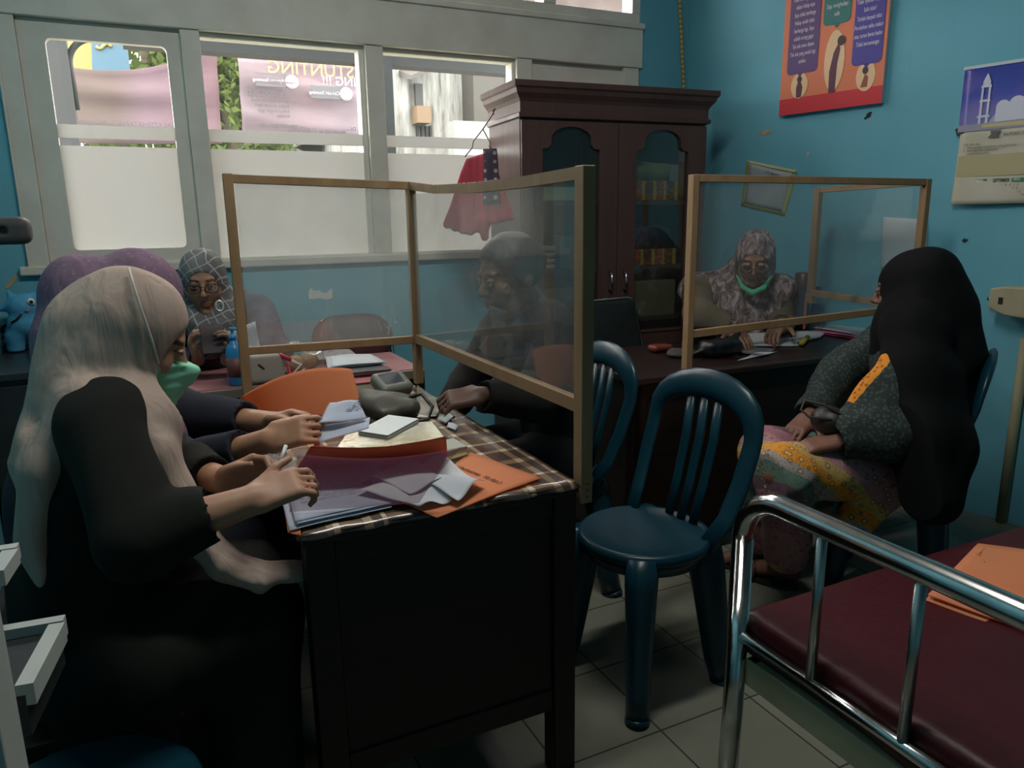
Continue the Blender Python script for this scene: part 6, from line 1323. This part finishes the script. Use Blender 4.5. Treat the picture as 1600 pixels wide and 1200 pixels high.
# ---- woman with the phone at the window table
H3 = Head(aF(318, 440, 2.86), (-.10, -.97, -.20), k=1.0)
J3 = dict(fw=(0, -1, 0), pelvis=(.22, 3.33, .52), waist=(.22, 3.30, .67), chest=(.21, 3.22, .84), neck=(.19, 3.17, .995), shR=(.03, 3.20, .955), shL=(.375, 3.17, .955),
    elR=(.01, 2.98, .80), wrR=aF(308, 562, 2.76), elL=(.405, 2.99, .81), wrL=aF(356, 562, 2.76), hipL=(.31, 3.32, .49), hipR=(.13, 3.32, .49), knL=(.31, 2.93, .50), knR=(.13, 2.93, .50), anL=(.31, 2.96, .10), anR=(.13, 2.96, .10), toeL=(.31, 2.83, .03), toeR=(.13, 2.83, .03), slR=.8, slL=.8)
ph = aF(333, 530, 2.70)
W_C = make_body('person', J3, H3, 'woman in checked grey hijab and spectacles looking at a phone by the window', None, .0045,
    [((J3['wrR'], V(-.2, -.3, 1.), (.9, -.2, .2), -1), dict(curl=(.6, .65, .7, .7), k=.9, thumb=(.2, .9, .4))), ((J3['wrL'], V(.15, -.3, 1.), (-.9, -.2, .2), 1), dict(curl=(.6, .65, .7, .7), k=.9, thumb=(.2, .9, .4)))], skin=(156, 118, 96))
m, nt = newmat('dark purple print cotton'); v = nt.coord(); principled(nt, nt.ramp(nt.noise(v, 22, 5, .7), [(.35, C(60, 56, 70)), (.6, C(84, 76, 92)), (.75, C(112, 104, 116))]), .9, 0, .15)
garment('purple_tunic', J3, W_C, m, .018, .008, skirt=.9, seed=9)
m, nt = newmat('checked grey hijab'); v = nt.coord(); w1 = nt.mapv(v, (1, 1, 1), (.2, .5, .3)); x, y, z = nt.xyz(w1)
wob = nt.math('MULTIPLY', nt.noise(v, 7, 2), .06)
def ln(c, p): f = nt.math('FRACT', nt.math('DIVIDE', nt.math('ADD', c, wob), p)); return nt.ramp(nt.math('ABSOLUTE', nt.math('SUBTRACT', f, .5)), [(.035, (1, 1, 1, 1)), (.075, (0, 0, 0, 1))])
chk = nt.math('MAXIMUM', ln(x, .034), ln(z, .036)); base = nt.ramp(nt.noise(v, 6, 3), [(.35, C(120, 120, 118)), (.7, C(84, 84, 86))])
principled(nt, nt.mix(nt.math('MULTIPLY', chk, .75), base, C(172, 172, 170)), .9, 0, .15)
hj3 = hijab(J3, H3, W_C, m, [(H3.p(0, -.05, -.03), .08), (V(.21, 3.25, .98), .09), (V(.22, 3.31, .86), .10, ((0, 1, 0), .5))], [(H3.p(0, .0, -.12), .065), (V(.19, 3.09, .94), .09, ((0, 1, .3), .6)), (V(.18, 3.08, .86), .08, ((0, 1, 0), .5))], None, .005, seed=4)
glasses(H3, W_C)
bc = H3.p(.062, .075, -.145); MB().tube([aF(343, 478, 2.735)+V(.013*math.cos(a), 0, .019*math.sin(a)) for a in np.linspace(0, 2*PI, 16, endpoint=False)], .0035, 6, closed=True).build('brooch', mat('silver brooch', C(225, 225, 220), .3, .6), hj3)
r = empty('wooden_stool', (.22, 3.33, 0), 'black wooden stool under the woman with the phone', 'stool'); MB().box((.08, 3.19, .405), (.36, 3.46, .43)).build('seat', M_DESK, r, bevel=.006)
for x in (.1, .34):
    for y in (3.21, 3.44): MB().box((x-.014, y-.014, 0), (x+.014, y+.014, .405)).build('leg', M_DESK, r)
T = empty('mobile_phone', ph, 'dark brown mobile phone held by the woman in the checked hijab', 'phone'); up = unit((0, .45, 1)); fw = unit(np.cross((1, 0, 0), up))
MB().obox(ph, ((1, 0, 0), up, fw), (.042, .055, .0045)).build('case', mat('dark red brown case', C(58, 40, 42), .5), T, bevel=.003); MB().obox(ph-fw*.005 if fw[1] < 0 else ph+fw*.005, ((1, 0, 0), up, fw), (.036, .05, .0006)).build('screen', mat('dark screen', C(14, 14, 18), .1), T)

# ---- man behind the acrylic screen
H4 = Head(aF(797, 432, 2.28), (-.97, -.12, -.22), k=1.02)
J4 = dict(fw=(-1, 0, 0), pelvis=(1.21, 2.19, .53), waist=(1.21, 2.19, .68), chest=(1.17, 2.18, .85), neck=(1.09, 2.17, 1.015), shR=(1.12, 2.36, .965), shL=(1.12, 2.00, .965),
    elR=(.98, 2.40, .74), wrR=(.84, 2.28, .66), elL=(1.02, 1.95, .765), wrL=aF(752, 618, 2.16), hipL=(1.16, 2.10, .50), hipR=(1.16, 2.28, .50), knL=(.86, 2.08, .53), knR=(.86, 2.27, .53), anL=(.90, 2.08, .10), anR=(.90, 2.27, .10), toeL=(.77, 2.07, .03), toeR=(.77, 2.27, .03), slL=.95)
W_D = make_body('person', J4, H4, 'man in dark jacket sitting behind the acrylic screen, hand on the desk', None, .005,
    [((J4['wrL'], V(-.95, .15, -.05), (.1, .4, -.9), -1), dict(curl=(.75, .8, .85, .9), thumb=(.25, .9, .4))), ((J4['wrR'], V(-.8, -.3, -.3), (0, -.2, -1), 1), dict(curl=(.4, .4, .4, .4)))], ears=True, skin=(104, 76, 62))
garment('dark_jacket', J4, W_D, fab('dark charcoal cloth', C(34, 33, 32), C(42, 40, 38)), .018, .008, legs=False, seed=12)
gF = Field((.6, 1.9, 0), (1.45, 2.45, .75), .009)
for s in 'LR': gF.chain([J4['hip'+s], J4['kn'+s], V(*J4['an'+s])-V(0, 0, .03)], [.098, .075, .06], .03)
gF.cap(J4['hipL'], J4['hipR'], .105, None, .04); gF.folds(.003, 40, 3); gF.build('trousers', fab('black trousers', C(24, 25, 27), C(30, 31, 33)), W_D)
for s in 'LR': a, t = V(*J4['an'+s]), V(*J4['toe'+s]); sf = Field(np.minimum(a, t)-.1, np.maximum(a, t)+.1, .006); sf.cap(a+V(.03, 0, -.06), t+V(-.01, 0, 0), .038, .032, .02); sf.cut((0, 0, .003), (0, 0, -1)); sf.build('shoe', mat('black shoe', C(22, 22, 22), .4), W_D)
hf_ = Field(H4.c-.2, H4.c+.2, .005); H4.skull(hf_, .013); hf_.cut(H4.p(0, .078, .05), unit(H4.f-H4.u*.35), .01); hf_.cut(H4.p(0, -.02, -.035), -H4.u, .01); hf_.cut(H4.p(0, .04, .015), unit(H4.f*.9-H4.u*.55), .015); hf_.folds(.0022, 90, 4); hf_.build('hair', mat('black hair', C(24, 22, 21), .6, col2=C(34, 30, 28), scale=60), W_D)
cf = Field(V(*J4['neck'])-.16, V(*J4['neck'])+.16, .005); cf.cap(V(*J4['neck'])+V(.01, 0, .0), V(*J4['neck'])+V(-.005, 0, .035), .075, .066, .01); cf.build('collar', fab('grey collar', C(92, 88, 84), C(80, 76, 72)), W_D)

# ---- clerk at the right desk
H5 = Head(aF(1180, 402, 3.42), (-.62, -.60, -.42), (0, 0, 1), 1.0)
J5 = dict(fw=unit((-.6, -.7, 0)), pelvis=(2.71, 2.91, .53), waist=(2.69, 2.90, .67), chest=(2.62, 2.86, .84), neck=(2.565, 2.80, .985), shR=(2.43, 2.93, .945), shL=(2.72, 2.68, .945),
    elR=aF(1092, 490, 3.26), wrR=aF(1140, 512, 3.24), elL=(2.73, 2.66, .80), wrL=aF(1222, 508, 3.30), hipL=(2.76, 2.87, .50), hipR=(2.62, 2.96, .50), knL=(2.60, 2.68, .50), knR=(2.43, 2.76, .50), anL=(2.62, 2.72, .10), anR=(2.45, 2.80, .10), toeL=(2.54, 2.60, .03), toeR=(2.37, 2.69, .03), slR=.86, slL=.8)
W_E = make_body('person', J5, H5, 'woman with spectacles and green mask under her chin writing at the right desk', None, .0045,
    [((J5['wrR'], V(-.1, -.75, -.25), (.0, -.3, -1), -1), dict(curl=(.3, .3, .35, .35))), ((J5['wrL'], V(-.8, -.35, -.2), (0, -.2, -1), 1), dict(curl=(.4, .45, .5, .5)))], skin=(150, 112, 92))
garment('khaki_uniform', J5, W_E, fab('khaki cloth', C(104, 92, 72), C(94, 83, 64)), .02, .008, skirt=.9, seed=7)
m, nt = newmat('mottled mauve hijab'); v = nt.mapv(nt.coord(), (1, 1, .55)); principled(nt, nt.ramp(nt.noise(v, 34, 4, .6, .8), [(.34, C(58, 50, 52)), (.44, C(104, 90, 90)), (.54, C(138, 118, 118)), (.64, C(178, 166, 168))]), .9, 0, .15); drape(m, .35)
def cape5(F):
    F.chain([V(2.46, 2.90, .955), V(2.43, 2.88, .88)], [.06, .05], .03); F.chain([V(2.55, 2.75, .93), V(2.53, 2.71, .80)], [.11, .095], .04, 'u', (unit((-.6, -.7, 0)), .5)); F.chain([V(2.69, 2.69, .95), V(2.67, 2.66, .86)], [.06, .05], .03)
hijab(J5, H5, W_E, m, [(H5.p(0, -.05, -.03), .08), (V(2.61, 2.85, .98), .09), (V(2.68, 2.89, .84), .11, (unit((.6, .7, 0)), .45))], [(H5.p(0, -.01, -.12), .06), (V(2.53, 2.75, .93), .10, (unit((.6, .7, .2)), .6)), (V(2.50, 2.70, .80), .11, (unit((.6, .7, 0)), .5))], None, .022, seed=6, cape=.98, extra=cape5)
glasses(H5, W_E, zc=-.002, yc=.115)
f = Field(H5.c-.22, H5.c+.22, .0045); f.chain([H5.p(x, y, z) for x, y, z in ((-.076, .045, -.072), (-.045, .094, -.106), (0, .112, -.122), (.045, .094, -.106), (.076, .045, -.072))], [.006, .011, .013, .011, .006], .01); f.build('face_mask', mat('bright green mask', C(72, 172, 130), .8), W_E, 2)

# ---- visitor in the long black hijab
H6 = Head(aF(1424, 455, 2.44), (-.42, .89, -.12), k=1.05)
J6 = dict(fw=unit((-.53, .85, 0)), pelvis=(2.25, 1.61, .53), waist=(2.26, 1.61, .68), chest=(2.25, 1.61, .84), neck=(2.25, 1.62, .985), shR=(2.39, 1.72, .935), shL=(2.13, 1.52, .930),
    elL=aF(1392, 676, 2.24), wrL=aF(1308, 690, 2.26), elR=(2.20, 1.86, .74), wrR=(2.01, 1.80, .62), hipL=(2.17, 1.55, .50), hipR=(2.26, 1.68, .50), knL=aF(1225, 742, 2.26), knR=(1.86, 1.84, .50), anL=(1.94, 1.79, .085), anR=(1.95, 1.93, .085), toeL=(1.87, 1.925, .026), toeR=(1.85, 2.02, .026), slL=.9, slR=.9)
W_F = make_body('person', J6, H6, 'woman in long black hijab and floral batik dress sitting sideways at the right desk', None, .005,
    [((J6['wrL'], V(-.9, .35, -.15), (.1, .1, -1), -1), dict(curl=(.3, .35, .4, .4))), ((J6['wrR'], V(-.8, -.2, -.3), (0, 0, -1), 1), dict(curl=(.3, .3, .3, .3)))], skin=(120, 84, 68))
m, nt = newmat('batik dress'); g_ = nt.pos(); v = nt.mapv(g_, (1, 1, 1), (.5, .35, .3)); x, y, z = nt.xyz(v)
bandc = nt.ramp(nt.math('FRACT', nt.math('ADD', nt.math('MULTIPLY', nt.math('ADD', x, nt.math('MULTIPLY', z, .5)), 3.1), nt.math('MULTIPLY', nt.noise(g_, 5, 2), .25))), [(0, C(206, 140, 52)), (.14, C(190, 160, 96)), (.24, C(170, 124, 130)), (.46, C(158, 110, 120)), (.62, C(104, 84, 92)), (.72, C(96, 122, 108)), (.88, C(150, 142, 134))], 'CONSTANT')
dots = nt.voro(g_, 34); fl = nt.ramp(dots, [(.12, C(214, 196, 150)), (.22, C(126, 84, 60)), (.36, (0, 0, 0, 1))]); msk = nt.ramp(dots, [(.30, (1, 1, 1, 1)), (.38, (0, 0, 0, 1))])
bc_ = nt.mix(nt.math('MULTIPLY', msk, .6), bandc, fl); bc_ = nt.mix(nt.ramp(nt.voro(g_, 120), [(.2, (.5, .5, .5, 1)), (.4, (0, 0, 0, 1))]), bc_, C(66, 56, 54)); principled(nt, bc_, .85, 0, .2)
J6s = dict(J6); gb = Field((1.6, 1.2, 0), (2.6, 2.2, .75), .008)
for s, q in (('L', 0), ('R', 0)): gb.chain([J6['hip'+s], V(*J6['kn'+s]), V(*J6['an'+s])*.85+V(*J6['kn'+s])*.15], [.115, .085, .075], .03)
gb.cap(J6['hipL'], J6['hipR'], .12, None, .05); gb.cap(J6['knL'], J6['knR'], .07, None, .05); gb.cap((2.06, 1.52, .44), (1.99, 1.56, .33), .07, .06, .05); gb.folds(.005, 40, 6, (0, 0, 1)); gb.build('batik_skirt', m, W_F)
m, nt = newmat('dark green batik sleeve'); g_ = nt.pos(); x, y, z = nt.xyz(g_)
SA, SB = aF(1392, 572, 2.27), aF(1322, 652, 2.26); e_ = unit(SB-SA); n_ = np.cross(unit(SA-CC), e_); n_ = unit(n_); n_ = n_ if (n_ @ CM[0]) < 0 else -n_
dotc = lambda w, o_: nt.math('ADD', nt.math('MULTIPLY_ADD', x, float(w[0]), nt.math('MULTIPLY', y, float(w[1]))), nt.math('MULTIPLY_ADD', z, float(w[2]), -float(w @ o_)))
ed = nt.math('ADD', dotc(n_, SA), nt.math('MULTIPLY', nt.noise(g_, 60, 1), .008)); al = dotc(e_, SA); dp = dotc(unit(SA-CC), SA)
on = nt.math('MULTIPLY', nt.math('MULTIPLY', nt.math('GREATER_THAN', ed, .014), nt.math('LESS_THAN', dp, .09)), nt.math('MULTIPLY', nt.math('GREATER_THAN', al, -.10), nt.math('LESS_THAN', al, .17)))
c_ = nt.ramp(nt.voro(g_, 90), [(.2, C(72, 82, 76)), (.5, C(44, 54, 52))]); c_ = nt.mix(on, c_, nt.ramp(nt.voro(g_, 60), [(.2, C(150, 80, 30)), (.4, C(205, 130, 44))])); principled(nt, c_, .85, 0, .2)
garment('batik_blouse', J6, W_F, m, .022, .008, legs=False, seed=15, extra=lambda F: (F.cap(J6['elL'], V(*J6['elL'])+V(-.02, 0, -.03), .075, .06, .03), F.cap(SA, SB, .034, .030, .06), F.cap(aF(1400, 600, 2.26), aF(1350, 675, 2.25), .045, .05, .05)))
B6 = unit((.53, -.85, 0))
hijab(J6, H6, W_F, fab('black jersey', C(9, 11, 11), C(13, 15, 15)), [(H6.p(0, -.07, -.02), .095), (V(2.25, 1.62, 1.0)+B6*.07, .105), (V(2.24, 1.61, .84)+B6*.10, .12, (B6, .7)), (V(2.23, 1.60, .66)+B6*.10, .135, (B6, .7)), (V(2.22, 1.60, .50)+B6*.10, .13, (B6, .65))],
    [(H6.p(0, .0, -.11), .075), (V(2.225, 1.64, .94), .085), (V(2.22, 1.64, .86), .085)], (0, -.065, .04, .088, .075, .085), .03, seed=14, brim=.0, folds=(.003, 30), op=(0, .155, -.03, .08, .075, .10), cape=.8,
    extra=lambda F: (F.chain([V(2.20, 1.58, .98), aF(1428, 585, 2.27), aF(1440, 680, 2.20), aF(1446, 775, 2.17)], [.09, .092, .085, .07], .05), F.chain([aF(1462, 600, 2.30), aF(1472, 700, 2.25), aF(1462, 780, 2.22)], [.08, .085, .075], .05)))
for s in 'LR':
    a, t = V(*J6['an'+s]), V(*J6['toe'+s]); d = unit((t-a)*V(1, 1, 0)); sd = V(-d[1], d[0], 0); c = (a+t)/2*V(1, 1, 0)
    pl = [(math.cos(q)*.115+0*.1, math.sin(q)*.043*(1-.15*math.cos(q))) for q in np.linspace(0, 2*PI, 24, endpoint=False)]
    so = MB().prism(pl, c-d*.012+V(0, 0, .0), d, sd, .012).build('sandal', mat('black sandal', C(26, 22, 22), .6), W_F)
    MB().tube([c+d*.03+sd*.042+V(0, 0, .008), c+d*.03+sd*.03+V(0, 0, .05), c+d*.03+V(0, 0, .066), c+d*.03-sd*.03+V(0, 0, .05), c+d*.03-sd*.042+V(0, 0, .008)], .008, 8).build('strap', mat('brown strap', C(60, 44, 40), .6), so)
hb_ = empty('handbag', (1.96, 1.66, .52), 'dark handbag with looped strap on the lap of the woman in black', 'bag')
q0 = aF(1318, 648, 2.24); f = Field(q0-.16, q0+.16, .006); f.ell(q0+V(.0, .05, -.03), (.05, .06, .045), None, .02); f.build('pouch', mat('black leather', C(28, 28, 26), .5), hb_)
MB().tube([aF(1312+2, 648, 2.24), aF(1285, 632, 2.26), aF(1258, 626, 2.28), aF(1251, 640, 2.28), aF(1265, 652, 2.27), aF(1300, 656, 2.24)], .004, 8).build('strap', mat('dark strap', C(52, 50, 40), .6), hb_)
